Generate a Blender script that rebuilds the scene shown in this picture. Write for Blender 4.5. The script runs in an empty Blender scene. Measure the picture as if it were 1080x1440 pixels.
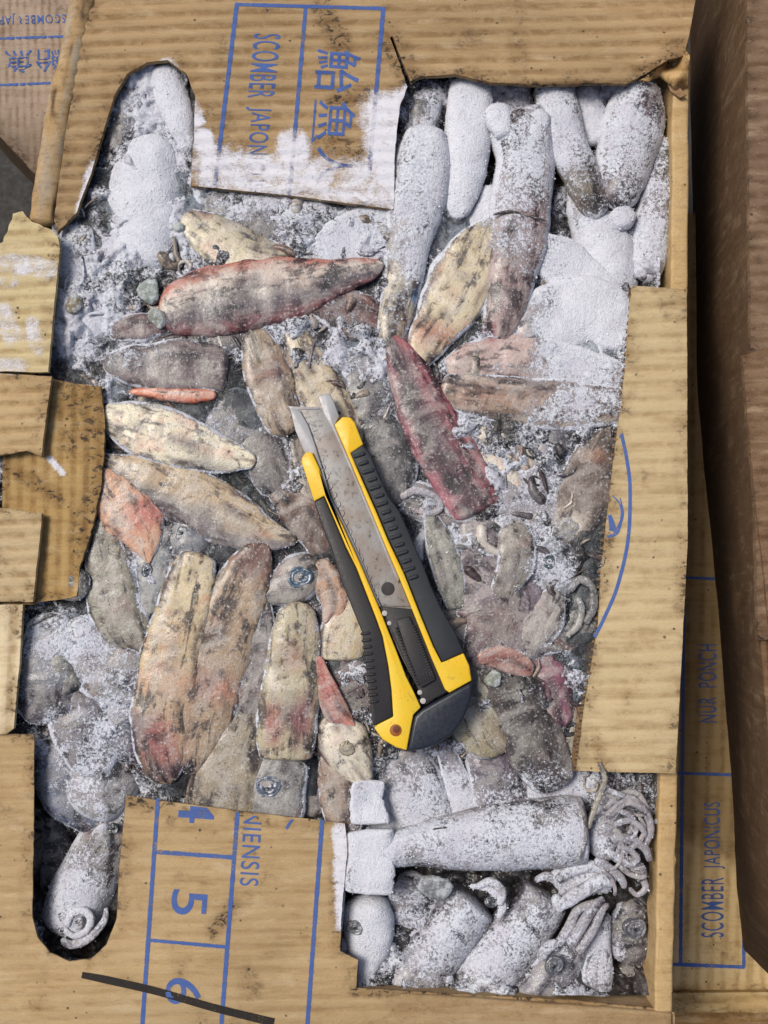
import bpy, bmesh, math, random
import numpy as np
from mathutils import Vector
from mathutils.geometry import delaunay_2d_cdt

random.seed(4); RNG = np.random.default_rng(4)
S = 0.00032            # metres per unit (one unit is about a third of a millimetre)
D = 1500.0             # camera distance from the top of the carton, in units
TILT = math.radians(4.0)
scn = bpy.context.scene
COL = scn.collection

# ---------------------------------------------------------------- camera, sky, sun, exposure
cam = bpy.data.cameras.new("camera"); camo = bpy.data.objects.new("camera", cam); COL.objects.link(camo)
camo.location = (0, -D*math.sin(TILT)*S, D*math.cos(TILT)*S)
camo.rotation_euler = (TILT, 0, 0)
cam.sensor_fit = 'VERTICAL'; cam.angle = 2*math.atan(720.0/D)
cam.clip_start = 0.01; cam.clip_end = 50
scn.camera = camo
SUN_EL, SUN_AZ = math.radians(58), math.radians(-62)    # azimuth measured from +Y towards +X
world = bpy.data.worlds.new("World"); scn.world = world; world.use_nodes = True
wn = world.node_tree.nodes; wl = world.node_tree.links
sky = wn.new("ShaderNodeTexSky"); sky.sky_type = 'NISHITA'; sky.sun_disc = False
sky.sun_elevation = SUN_EL; sky.sun_rotation = SUN_AZ
sky.air_density = 1.0; sky.dust_density = 4.0; sky.ozone_density = 1.0
wl.new(sky.outputs[0], wn["Background"].inputs[0]); wn["Background"].inputs[1].default_value = 0.07
sun = bpy.data.lights.new("sun", 'SUN'); sun.energy = 2.1; sun.angle = math.radians(22); sun.color = (1.0, 0.95, 0.88)
suno = bpy.data.objects.new("sun", sun); COL.objects.link(suno)
sd = Vector((math.sin(SUN_AZ)*math.cos(SUN_EL), math.cos(SUN_AZ)*math.cos(SUN_EL), math.sin(SUN_EL)))
suno.rotation_euler = sd.to_track_quat('Z', 'Y').to_euler(); suno.location = sd*3
scn.view_settings.view_transform = 'Standard'; scn.view_settings.look = 'None'
scn.view_settings.exposure = 0.42; scn.view_settings.gamma = 1.0

# ---------------------------------------------------------------- geometry helpers (units = photo-scale units)
CAMP = np.array([0, -D*math.sin(TILT), D*math.cos(TILT)])
FWD = np.array([0, math.sin(TILT), -math.cos(TILT)]); UP = np.array([0, math.cos(TILT), math.sin(TILT)])
def W(px, py, z=0.0):
    """point of the level z seen at (px,py)"""
    px, py, z = np.broadcast_arrays(np.asarray(px, float), np.asarray(py, float), np.asarray(z, float))
    d = FWD*D + np.stack([px-540, 0*px, 0*px], -1) + UP*(720-py)[..., None]
    t = (z-CAMP[2])/d[..., 2]
    return CAMP+d*t[..., None]
def proj(P):
    v = P-CAMP; w = v@FWD
    return 540+D*v[..., 0]/w, 720-D*(v@UP)/w

def _h(ix, iy, iz, seed):
    n = (ix.astype(np.int64)*374761393+iy.astype(np.int64)*668265263+iz.astype(np.int64)*2147483647+seed*974634777) & 0xffffffff
    n = ((n ^ (n >> 13))*1274126177) & 0xffffffff
    n = ((n ^ (n >> 15))*2246822519) & 0xffffffff
    return ((n ^ (n >> 16)) & 0xffffff)/float(0xffffff)
def vn(P, seed=0):
    i = np.floor(P); f = P-i; f = f*f*(3-2*f); i = i.astype(np.int64)
    r = 0
    for a in (0, 1):
        for b in (0, 1):
            for c in (0, 1):
                w = (f[..., 0] if a else 1-f[..., 0])*(f[..., 1] if b else 1-f[..., 1])*(f[..., 2] if c else 1-f[..., 2])
                r = r+w*_h(i[..., 0]+a, i[..., 1]+b, i[..., 2]+c, seed)
    return r
def fbm(P, scale, oct=3, seed=0):
    q = P/scale; a = 1.0; r = 0; t = 0
    for k in range(oct):
        r = r+a*vn(q+k*17.3, seed+k); t += a; a *= .5; q = q*2.03
    return r/t-.5
def lin(c):
    c = np.asarray(c, float)/255.
    return np.where(c <= .04045, c/12.92, ((c+.055)/1.055)**2.4)
def sstep(a, b, x):
    t = np.clip((x-a)/(b-a), 0, 1); return t*t*(3-2*t)

WO = {}
def mk(name, V, faces, mat, parent=None, attrs=None, smooth=True, origin=None, sharp=None):
    V = np.asarray(V, float)
    o0 = np.zeros(3) if origin is None else np.asarray(origin, float)
    base = o0
    me = bpy.data.meshes.new(name)
    faces = [np.asarray(f, dtype=np.int64) for f in faces if len(f)]
    me.vertices.add(len(V)); me.vertices.foreach_set("co", ((V-base)*S).astype(np.float32).ravel())
    idx = np.concatenate([f.ravel() for f in faces]).astype(np.int32)
    tot = np.concatenate([np.full(len(f), f.shape[1]) for f in faces]).astype(np.int32)
    st = np.concatenate([[0], np.cumsum(tot)[:-1]]).astype(np.int32)
    me.loops.add(len(idx)); me.loops.foreach_set("vertex_index", idx)
    me.polygons.add(len(tot)); me.polygons.foreach_set("loop_start", st); me.polygons.foreach_set("loop_total", tot)
    if smooth: me.polygons.foreach_set("use_smooth", np.ones(len(tot), bool))
    me.update(calc_edges=True); me.validate()
    for k, a in (attrs or {}).items():
        a = np.asarray(a, float)
        if a.ndim == 1:
            at = me.attributes.new(k, 'FLOAT', 'POINT'); at.data.foreach_set("value", a.astype(np.float32))
        else:
            at = me.attributes.new(k, 'FLOAT_COLOR', 'POINT')
            at.data.foreach_set("color", np.concatenate([a, np.ones((len(a), 1))], 1).astype(np.float32).ravel())
    if mat: me.materials.append(mat)
    o = bpy.data.objects.new(name, me); COL.objects.link(o)
    wo = Vector(o0*S); WO[o.name] = wo
    o.location = wo
    if parent is not None:
        o.parent = parent; o.location = wo-WO.get(parent.name, parent.location)
    return o
def tag(o, label=None, cat=None, group=None, kind=None):
    if label: o["label"] = label
    if cat: o["category"] = cat
    if group: o["group"] = group
    if kind: o["kind"] = kind
    return o
def empty(name, P, label, cat, group=None):
    o = bpy.data.objects.new(name, None); COL.objects.link(o); o.location = Vector(np.asarray(P)*S); o.empty_display_size = .02
    return tag(o, label, cat, group)

# ---------------------------------------------------------------- material helpers
class NT:
    def __init__(s, name):
        s.m = bpy.data.materials.new(name); s.m.use_nodes = True; s.t = s.m.node_tree; s.n = s.t.nodes
        s.b = s.n["Principled BSDF"]; s.tc = s.n.new("ShaderNodeTexCoord")
        s.m.use_backface_culling = False
    def link(s, a, b): s.t.links.new(a, b)
    def put(s, inp, v):
        if isinstance(v, bpy.types.NodeSocket): s.link(v, inp)
        elif v is not None:
            if inp.type == 'RGBA' and not hasattr(v, '__len__'): v = (v, v, v, 1)
            if inp.type == 'RGBA' and len(v) == 3: v = (*v, 1)
            inp.default_value = v
    def math(s, op, a, b=None, clamp=False):
        n = s.n.new("ShaderNodeMath"); n.operation = op; n.use_clamp = clamp
        s.put(n.inputs[0], a); s.put(n.inputs[1], b); return n.outputs[0]
    def attr(s, name, col=False):
        n = s.n.new("ShaderNodeAttribute"); n.attribute_name = name; return n.outputs["Color" if col else "Fac"]
    def noise(s, size, detail=4, rough=.6, dist=0, stretch=None, off=0):
        n = s.n.new("ShaderNodeTexNoise"); n.inputs["Scale"].default_value = 1/(size*S); n.inputs["Detail"].default_value = detail
        n.inputs["Roughness"].default_value = rough; n.inputs["Distortion"].default_value = dist
        if stretch or off:
            m = s.n.new("ShaderNodeMapping"); m.inputs["Scale"].default_value = stretch or (1, 1, 1); m.inputs["Location"].default_value = (off, off*.7, 0)
            s.link(s.tc.outputs["Object"], m.inputs[0]); s.link(m.outputs[0], n.inputs["Vector"])
        else: s.link(s.tc.outputs["Object"], n.inputs["Vector"])
        return n.outputs["Fac"]
    def bodynoise(s, detail, rough):
        a = s.n.new("ShaderNodeAttribute"); a.attribute_name = "along"
        n = s.n.new("ShaderNodeTexNoise"); n.inputs["Scale"].default_value = 1.0; n.inputs["Detail"].default_value = detail; n.inputs["Roughness"].default_value = rough; n.inputs["Distortion"].default_value = .5
        s.link(a.outputs["Vector"], n.inputs["Vector"]); return n.outputs["Fac"]
    def vor(s, size, feature='F1', rnd=1):
        n = s.n.new("ShaderNodeTexVoronoi"); n.feature = feature; n.inputs["Scale"].default_value = 1/(size*S)
        n.inputs["Randomness"].default_value = rnd
        s.link(s.tc.outputs["Object"], n.inputs["Vector"]); return n.outputs["Distance"]
    def ss(s, x, a, b, lo=0., hi=1.):
        n = s.n.new("ShaderNodeMapRange"); n.interpolation_type = 'SMOOTHSTEP'; s.put(n.inputs[0], x)
        for k, v in zip((1, 2, 3, 4), (a, b, lo, hi)): n.inputs[k].default_value = v
        return n.outputs[0]
    def mix(s, f, a, b, mode='MIX'):
        n = s.n.new("ShaderNodeMix"); n.data_type = 'RGBA'; n.blend_type = mode
        s.put(n.inputs[0], f); s.put(n.inputs[6], a); s.put(n.inputs[7], b); return n.outputs[2]
    def bump(s, h, dist, strength=1.0, prev=None):
        n = s.n.new("ShaderNodeBump"); n.inputs["Distance"].default_value = dist*S; n.inputs["Strength"].default_value = strength
        s.put(n.inputs["Height"], h)
        if prev is not None: s.link(prev, n.inputs["Normal"])
        return n.outputs[0]
    def out(s, **k):
        for a, v in k.items(): s.put(s.b.inputs[a.replace("_", " ")], v)
        return s.m

def mat_flesh(name, grain=1.0, pk=.5):
    t = NT(name); c = t.attr("Col", True); fr = t.attr("frost")
    n1 = t.noise(20, 8, .68, .4); ns_ = t.bodynoise(6, .66); n1b = t.noise(55, 6, .62, .8, off=.31); n2 = t.noise(4.2, 5, .65, off=.13); n3 = t.noise(1.7, 3, .6, off=.77)
    v1 = t.vor(6.5); v2 = t.vor(2.2)
    dark = t.mix(1.0, c, (.20, .17, .19, 1), 'MULTIPLY')
    pale = t.mix(pk, t.mix(1.0, c, (1.25, 1.22, 1.18, 1), 'MULTIPLY'), (.50, .47, .43, 1))
    b = t.mix(t.ss(n1, .47, .36, 0, .85), c, dark)
    b = t.mix(t.ss(ns_, .45, .34, 0, .62), b, t.mix(1.0, b, (.13, .12, .15, 1), 'MULTIPLY')); b = t.mix(t.ss(ns_, .54, .68, 0, .4), b, t.mix(pk, b, (.66, .62, .55, 1)))
    b = t.mix(t.ss(n1b, .51, .62, 0, .75), b, pale)
    b = t.mix(t.ss(t.math('ADD', t.math('MULTIPLY', n1b, .42), t.math('ADD', t.math('MULTIPLY', n1, .2), t.math('MULTIPLY', ns_, .38))), .495, .42, 0, .85), b, t.mix(1.0, b, (.11, .10, .125, 1), 'MULTIPLY')); b = t.mix(t.ss(n1b, .46, .34, 0, .3), b, t.mix(1.0, b, (.60, .45, .40, 1), 'MULTIPLY'))
    # pigment freckles and fine mottling
    b = t.mix(t.math('MULTIPLY', t.ss(v1, .30, .14), t.math('MULTIPLY', t.ss(n2, .46, .58, 0, .8), t.ss(n1b, .46, .56))), b, (.03, .022, .024, 1))
    b = t.mix(t.ss(n3, .46, .34, 0, .4), b, dark)
    b = t.mix(t.ss(n2, .54, .68, 0, .7), b, t.mix(.6*pk*2, pale, (.62, .62, .62, 1)))
    # frost
    m = t.math('ADD', fr, t.math('MULTIPLY', t.math('SUBTRACT', n1, .5), 1.1))
    m = t.math('ADD', m, t.math('MULTIPLY', t.math('SUBTRACT', n2, .5), 1.0*grain))
    m = t.math('ADD', m, t.math('MULTIPLY', t.math('SUBTRACT', n3, .5), .72*grain))
    m = t.ss(m, .37, .66, 0, .98)
    fc = t.mix(t.ss(n2, .34, .6), (.42, .44, .51, 1), (.64, .66, .71, 1))
    fc = t.mix(t.ss(n1b, .46, .62, 0, .55), fc, (.52, .50, .57, 1)); fc = t.mix(t.ss(fr, .70, 1.05, 0, .75), fc, (.68, .69, .74, 1))
    fc = t.mix(t.ss(n3, .45, .33, 0, .5), fc, (.22, .23, .28, 1))
    col = t.mix(m, b, fc)
    h = t.math('ADD', t.math('MULTIPLY', n2, 1.0), t.math('MULTIPLY', t.math('MULTIPLY', v2, m), .5))
    h = t.math('ADD', h, t.math('MULTIPLY', m, .55)); h = t.math('ADD', h, t.math('MULTIPLY', n3, .5)); h = t.math('ADD', h, t.math('MULTIPLY', n1, 2.0))
    nb = t.bump(h, 1.7, .8)
    rough = t.math('ADD', t.ss(n1, .3, .7, .28, .5), t.math('MULTIPLY', m, .32))
    return t.out(Base_Color=col, Roughness=rough, Normal=nb, Specular_IOR_Level=.5, Coat_Weight=t.math('MULTIPLY', t.math('SUBTRACT', 1.0, m), .42), Coat_Roughness=.16, Coat_Normal=t.bump(n1, 1.6, .6))
FLESH = mat_flesh("frozen_squid_skin")
BEDM = mat_flesh("frosted_ice_and_slush", 1.25, .09)

def mat_card():
    t = NT("corrugated_kraft_board"); c = t.attr("Col", True); fr = t.attr("frost"); fl = t.attr("flute"); wet = t.attr("wet"); dimming = t.attr("dimming")
    n1 = t.noise(60, 6, .62, .3, (1, 3.2, 1)); n2 = t.noise(7, 5, .7, 0, (1, 2.5, 1), .2); n3 = t.noise(1.8, 3, .6); n4 = t.noise(26, 4, .6, 1.0, None, .5)
    st = t.math('MULTIPLY', t.ss(fl, .6, -.9), t.ss(n4, .32, .66, .22, .85))
    b = t.mix(st, c, t.mix(1.0, c, (.56, .48, .38, 1), 'MULTIPLY'))
    b = t.mix(t.ss(n1, .52, .74, 0, .55), b, t.mix(1.0, b, (.62, .53, .42, 1), 'MULTIPLY'))
    b = t.mix(t.ss(n1, .46, .30, 0, .45), b, t.mix(.6, b, (.62, .50, .33, 1)))
    b = t.mix(t.ss(n2, .55, .75, 0, .4), b, t.mix(1.0, b, (.55, .45, .36, 1), 'MULTIPLY'))
    b = t.mix(t.ss(n3, .42, .30, 0, .45), b, t.mix(1.0, b, (.60, .52, .45, 1), 'MULTIPLY'))
    b = t.mix(t.ss(n3, .60, .72, 0, .35), b, (.60, .48, .31, 1))
    ns = t.noise(120, 5, .6, 0, (1, 12, 1), .15)
    b = t.mix(t.ss(ns, .50, .66, 0, .3), b, t.mix(1.0, b, (.60, .50, .38, 1), 'MULTIPLY')); b = t.mix(t.ss(ns, .44, .32, 0, .2), b, (.52, .41, .26, 1))
    b = t.mix(dimming, b, t.mix(1.0, b, (.30, .26, .225, 1), 'MULTIPLY'))  # darkens the board colour: painted shade in the gaps, even toning elsewhere
    # mildew specks
    v = t.vor(17); n5 = t.noise(45, 3, .6, off=.9)
    sp = t.math('MULTIPLY', t.ss(t.math('ADD', v, t.math('MULTIPLY', n2, .25)), .27, .20), t.ss(n5, .50, .58))
    b = t.mix(t.math('MULTIPLY', sp, .85), b, (.035, .028, .02, 1))
    n6 = t.noise(12, 6, .75, .5, (1, 1.4, 1), .4)
    b = t.mix(t.math('MULTIPLY', t.ss(n6, .50, .60), wet), b, (.045, .035, .028, 1))
    b = t.mix(t.math('MULTIPLY', wet, .5), b, t.mix(1.0, b, (.45, .36, .27, 1), 'MULTIPLY'))
    m = t.math('ADD', fr, t.math('MULTIPLY', t.math('SUBTRACT', n4, .5), 1.5)); m = t.math('ADD', m, t.math('MULTIPLY', t.math('SUBTRACT', n2, .5), .9))
    m = t.math('ADD', m, t.math('MULTIPLY', t.math('SUBTRACT', n3, .5), .9)); m = t.math('MULTIPLY', t.ss(m, .26, 1.0, 0, .92), t.ss(fr, .02, .3))
    col = t.mix(m, b, t.mix(n2, (.60, .60, .66, 1), (.78, .78, .83, 1)))
    h = t.math('ADD', t.math('MULTIPLY', n2, .8), t.math('MULTIPLY', n3, .4)); h = t.math('ADD', h, t.math('MULTIPLY', m, .5))
    return t.out(Base_Color=col, Roughness=.82, Normal=t.bump(h, 1.6, .7), Specular_IOR_Level=.25)
CARD = mat_card()
def mat_core():
    t = NT("board_core_edge"); n = t.noise(4, 4, .7)
    return t.out(Base_Color=t.mix(n, (.07, .045, .025, 1), (.30, .20, .11, 1)), Roughness=.9, Normal=t.bump(n, 1.5))
CORE = mat_core()
def mat_ink(name, c1, c2, hold):
    t = NT(name); n = t.noise(3.2, 5, .75); n2 = t.noise(30, 4, .6, off=.3); fr = t.attr("frost")
    n4 = t.noise(26, 4, .6, 1.0, None, .5); n2c = t.noise(7, 5, .7, 0, (1, 2.5, 1), .2)
    m = t.math('ADD', fr, t.math('MULTIPLY', t.math('SUBTRACT', n4, .5), 1.5)); m = t.math('ADD', m, t.math('MULTIPLY', t.math('SUBTRACT', n2c, .5), .9))
    m = t.math('MULTIPLY', t.ss(m, .26, 1.0, 0, .92), t.ss(fr, .02, .3))
    worn = t.math('ADD', t.math('MULTIPLY', n, .75), t.math('MULTIPLY', n2, .35))
    keep = t.math('MULTIPLY', t.ss(worn, hold+.12, hold-.04, 0.15, .96), t.math('SUBTRACT', 1.0, m))
    col = t.mix(n2, c1, c2)
    tr = t.n.new("ShaderNodeBsdfTransparent"); mx = t.n.new("ShaderNodeMixShader")
    t.put(t.b.inputs["Base Color"], col); t.b.inputs["Roughness"].default_value = .75; t.b.inputs["Specular IOR Level"].default_value = .2
    t.link(keep, mx.inputs[0]); t.link(tr.outputs[0], mx.inputs[1]); t.link(t.b.outputs[0], mx.inputs[2])
    t.link(mx.outputs[0], t.n["Material Output"].inputs[0]); return t.m
INK = mat_ink("blue_printing_ink", (.050, .095, .30, 1), (.085, .15, .36, 1), .60)
MARK = mat_ink("black_marker_ink", (.018, .015, .013, 1), (.035, .03, .025, 1), .63)

def mat_simple(name, c, rough, nsize=6, var=.25, bump=.6, spec=.5, metal=0.0):
    t = NT(name); n = t.noise(nsize, 5, .65); n2 = t.noise(nsize*6, 4, .6, off=.4)
    c = np.array(c)
    col = t.mix(n2, tuple(c*(1-var)), tuple(np.minimum(1, c*(1+var))))
    return t.out(Base_Color=col, Roughness=t.ss(n, .3, .7, max(.05, rough-.1), rough+.12), Normal=t.bump(n, bump, .5), Specular_IOR_Level=spec, Metallic=metal)

# ---------------------------------------------------------------- local frost and pigment as they lie in the carton (where on the catch it grew)
FR = [  # x, y, rx, ry, amount
 (225,140,55,60,.5),(205,280,62,115,.75),(100,360,42,70,.35),(105,470,42,55,.55),(140,470,30,30,.35),
 (225,505,70,20,.15),(360,300,130,22,.22),(500,350,60,35,.30),(245,605,110,36,.22),(110,400,60,120,.5),(380,285,170,26,.35),(470,330,80,45,.3),(470,500,120,60,.14),(200,500,60,30,.3),(560,560,40,60,.2),(480,470,38,60,.25),
 (600,260,70,150,.65),(660,190,50,110,.6),(725,270,62,140,.75),(780,170,50,75,.7),(880,190,60,100,.65),(850,350,50,60,.6),(915,340,35,75,.65),(800,385,60,40,.45),
 (800,455,85,60,.75),(840,520,60,75,.7),(720,500,70,40,.3),(800,575,90,26,.55),(740,670,60,50,.2),(700,715,60,30,.22),(700,615,50,40,.08),
 (700,790,100,60,.18),(770,790,40,40,.3),(810,850,40,60,.12),
 (70,900,50,60,.45),(120,920,40,40,.35),(160,950,60,40,.30),(160,1010,40,45,.35),(90,1060,60,60,.3),(140,1120,60,50,.5),(100,1260,70,80,.6),
 (580,1120,60,60,.6),(520,1180,45,90,.55),(640,1110,40,50,.34),(715,1110,50,45,.30),(770,1080,45,35,.32),(690,1180,170,62,.62),(870,1190,70,90,.36),
 (610,1310,110,80,.48),(710,1320,110,90,.48),(790,1350,80,70,.42),(510,1320,45,70,.6),(850,1350,40,60,.3),(800,1105,60,25,.5)]
PIG = [  # x, y, rx, ry, colour, strength
 (385,520,14,22,(140,62,48),.9),(605,470,40,22,(186,112,80),.75),(735,535,20,14,(135,70,72),.6),(690,470,12,16,(160,75,85),.8),(480,440,34,22,(120,55,50),.75),
 (365,785,40,26,(128,66,56),.85),(300,965,40,20,(176,104,78),.8),(225,1045,30,42,(172,72,76),.85),(240,960,32,40,(190,140,112),.6),(240,1085,30,16,(120,70,84),.9),
 (270,820,30,40,(205,188,150),.5),(385,1015,16,28,(170,76,68),.85),(428,1010,16,36,(142,58,82),.8),(410,920,18,22,(168,112,84),.7),
 (150,690,30,26,(196,148,112),.5),(205,720,30,22,(198,104,92),.8),(180,745,20,20,(212,150,116),.7),(500,975,28,30,(88,44,52),.8),
 (690,880,46,36,(140,98,84),.6),(660,915,40,24,(112,76,92),.6),(706,812,10,10,(76,30,28),.95),(850,640,34,26,(96,70,54),.7),(800,735,24,24,(220,212,196),.8),
 (280,668,40,26,(74,74,86),.7),(330,720,36,20,(204,180,146),.5),(400,756,16,8,(226,204,170),.7),(830,640,16,12,(206,150,112),.5),
 (820,250,36,24,(126,112,92),.9),(925,235,24,36,(118,98,70),.9),(870,290,40,24,(74,60,66),.7),(862,250,18,40,(90,64,70),.5),
 (640,430,40,28,(204,190,152),.6),(720,420,40,25,(150,126,130),.5),(150,1075,50,14,(74,62,62),.7),(60,1000,40,36,(92,72,92),.6),(180,1025,30,40,(86,92,130),.6),
 (130,1205,16,16,(98,84,62),.7),(660,1180,14,10,(120,120,108),.3),(790,1150,36,22,(128,126,110),.55),(590,412,10,18,(70,130,190),.9),
 (780,955,22,22,(160,84,110),.75),(670,1010,40,40,(150,142,112),.5),(730,1000,30,50,(62,54,52),.75),(460,870,20,20,(190,140,130),.5)]
def maps(P, col, fr0):
    px, py = proj(P)
    wx = fbm(P, 26, 3, 5)*26; wy = fbm(P, 26, 3, 9)*26
    x = px+wx; y = py+wy
    f = np.array(fr0, float)*np.ones(len(P)); c = np.array(col, float)*np.ones((len(P), 3))
    g = np.ones(len(P))
    for a, b, rx, ry, k in FR:
        g = g*(1-np.minimum(.93, .92*k)*np.exp(-(((x-a)/rx)**2+((y-b)/ry)**2)**1.6))
    f = np.minimum(f, .5)+(1-g)*.82
    f = f+fbm(P, 42, 3, 61)*.40
    for a, b, rx, ry, cc, k in PIG:
        w = (k*np.exp(-(((x-a)/rx)**2+((y-b)/ry)**2)**1.4))[:, None]
        c = c*(1-w)+lin(cc)*w
    c = (c*.94+.06*c.mean(1, keepdims=True)); c = np.clip(c*np.clip(np.maximum(c.mean(1, keepdims=True), .01)/.34, .25, 1.25)**.55, .003, .85)
    # the lid stayed on the middle of the block: it is clear of frost below the old lid edge
    lid = sstep(-3, 3, y*0+py+fbm(P, 14, 2, 3)*6-396)*sstep(572, 582, px)*sstep(790, 700, px+fbm(P, 40, 3, 15)*90)*sstep(520, 500, py)
    f = f*(1-lid)+np.minimum(f, .12)*lid
    return c, f
POOL = []

def catmull(pts, step):
    pts = np.asarray(pts, float)
    if len(pts) == 2: pts = np.stack([pts[0], pts.mean(0), pts[1]])
    p = np.concatenate([[2*pts[0]-pts[1]], pts, [2*pts[-1]-pts[-2]]])
    out = []
    for i in range(1, len(p)-2):
        L = np.linalg.norm(p[i+1][:2]-p[i][:2]); n = max(2, int(L/step))
        t = (np.arange(n)/n)[:, None]
        out.append(.5*((2*p[i])+(-p[i-1]+p[i+1])*t+(2*p[i-1]-5*p[i]+4*p[i+1]-p[i+2])*t*t+(-p[i-1]+3*p[i]-3*p[i+1]+p[i+2])*t**3))
    out.append(pts[-1][None]); return np.concatenate(out)

def tube(name, pts, z, col, fr, parent=None, mat=None, hf=.55, ex=2.5, ends=(None, None), flat=.6, M=36, step=2.2, rough=1.0,
         rim=.5, seed=0, edge=None, origin=True, attrs=None, pool=1.0, band=None, ripple=0, fl_k=1.0):
    """a soft body lying along a line: pts = (x, y, half width[, dz])"""
    pts = [tuple(p)+(0,)*(4-len(p)) for p in pts]
    C = catmull(pts, step); C[:, 2] = np.maximum(C[:, 2], 1.2)
    wmax = C[:, 2].max()
    zc = z-hf*(flat*C[:, 2]+(1-flat)*wmax)+C[:, 3]
    cen = W(C[:, 0], C[:, 1], zc)
    sc = 1+np.maximum(-zc, 0)/D
    w = C[:, 2]*sc
    d = np.gradient(cen, axis=0); seg = np.linalg.norm(np.diff(cen, axis=0), axis=1); L = np.concatenate([[0], np.cumsum(seg)]); T = L[-1]
    d /= np.linalg.norm(d, axis=1)[:, None]+1e-9
    nn = np.stack([d[:, 1], -d[:, 0], 0*d[:, 0]], 1); nn /= np.linalg.norm(nn, axis=1)[:, None]+1e-9
    up = np.cross(nn, d); up[up[:, 2] < 0] *= -1
    r0 = ends[0] if ends[0] else w[0]*.8; r1 = ends[1] if ends[1] else w[-1]*.8
    e = np.minimum(np.clip(L/r0, 0, 1), np.clip((T-L)/r1, 0, 1))
    ec = np.sqrt(np.clip(1-(1-e)**2, 0, 1)); ec = np.maximum(ec, .03)
    th = np.linspace(0, 2*np.pi, M, endpoint=False)
    cx = np.sign(np.cos(th))*np.abs(np.cos(th))**(2/ex); sx = np.sign(np.sin(th))*np.abs(np.sin(th))**(2/ex)
    ww = (w*ec)[:, None]; hh = (w*hf*np.maximum(ec, .05))[:, None]
    P = cen[:, None]+nn[:, None]*(ww*cx)[..., None]+up[:, None]*(hh*sx)[..., None]
    N = len(C); P = P.reshape(-1, 3)
    rad = (P-np.repeat(cen, M, 0)); rl = np.linalg.norm(rad, axis=1)[:, None]+1e-6; rad /= rl
    Q = P+seed*37.0
    dimming = np.minimum(1, rl[:, 0]/8)
    P = P+rad*(dimming*(fbm(Q, 36, 2, 1)*11*rough*np.minimum(1.2, wmax/30)+fbm(Q, 12, 3, 2)*3.6*rough))[:, None]
    if ripple: P = P+rad*(ripple*2.0*np.abs(np.sin(np.repeat(L, M)/3.0+1.57*(np.tile(cx, N) > 0)))**1.5*np.exp(-((np.abs(np.tile(cx, N))-.5)/.28)**2)*(np.tile(sx, N) > 0)*np.minimum(1, np.repeat(w, M)/6))[:, None]
    c, f = maps(P, lin(col), fr)
    s = np.tile(cx, N); sz = np.tile(sx, N)
    if band is not None:          # colour across the body, from its one flank to the other
        xs = np.array([b[0] for b in band]); cc = np.array([lin(b[1]) for b in band])
        sw = s+fbm(P, 22, 2, 8)*.7
        k = (.85*sstep(0, .25, np.repeat(ec, M)))[:, None]
        c = c*(1-k)+np.stack([np.interp(sw, xs, cc[:, j]) for j in range(3)], 1)*k
    st = np.stack([np.repeat(L, M)/70., s*np.repeat(w, M)/9., np.full(len(P), seed*3.7)], 1); sv = fbm(st, 1., 4, 71)[:, None]; sv2 = fbm(st*np.array([2.2, .5, 1]), 1., 4, 81)[:, None]
    c = c*(1-.55*sstep(.03, .2, sv))+lin((206, 200, 188))*.55*sstep(.03, .2, sv)*(.25+c.mean(1, keepdims=True)*1.3)
    c = c*(1-.86*sstep(-.05, -.2, sv)*np.array([.95, 1.0, .97]))
    c = c*(1-.28*sstep(.08, .24, sv2)*np.array([.1, .75, .75])*(mat is None))
    c = np.clip(c, .004, .9)
    f = f+rim*sstep(.78, .97, np.abs(s))*(.4+2.0*vn(P/9, 4))*sstep(-.4, .3, sz)
    f = f-.55*fl_k*(1-np.clip(sz, -.2, 1))**2*(f > .25)
    f = np.where(sz < -.2, f*.4, f)
    f = np.clip(f, -.3, 1.25)
    P = P+rad*(np.clip(f, 0, 1)*dimming*(fbm(P, 4.5, 2, 6)*1.8*rough))[:, None]
    i = np.arange(N-1)[:, None]*M; j = np.arange(M)[None]; j2 = (j+1) % M
    F = np.stack([i+j, i+j2, i+M+j2, i+M+j], -1).reshape(-1, 4)
    V = np.concatenate([P, cen[:1], cen[-1:]]); a = N*M
    jj = np.arange(M); k2 = (jj+1) % M
    T0 = np.stack([np.full(M, a), k2, jj], 1); T1 = np.stack([np.full(M, a+1), (N-1)*M+jj, (N-1)*M+k2], 1)
    al = np.stack([np.repeat(L, M)/64., np.tile(cx, N)*np.repeat(w, M)/11.+seed*5.1, np.full(len(P), seed*2.3)], 1)
    at = {"along": np.concatenate([al, al[:1], al[-1:]]), "Col": np.concatenate([c, c[:1], c[-1:]]), "frost": np.concatenate([f, f[:1], f[-1:]])}
    if attrs: at.update({k: np.full(len(V), v) for k, v in attrs.items()})
    if pool:
        ok = (sz > .15)
        POOL.append((P[ok], np.clip(f[ok]-.12, 0, 1)*pool))
    og = cen.mean(0) if origin else None
    return mk(name, V, [F, T0, T1], mat or FLESH, parent, at, origin=og)

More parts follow.
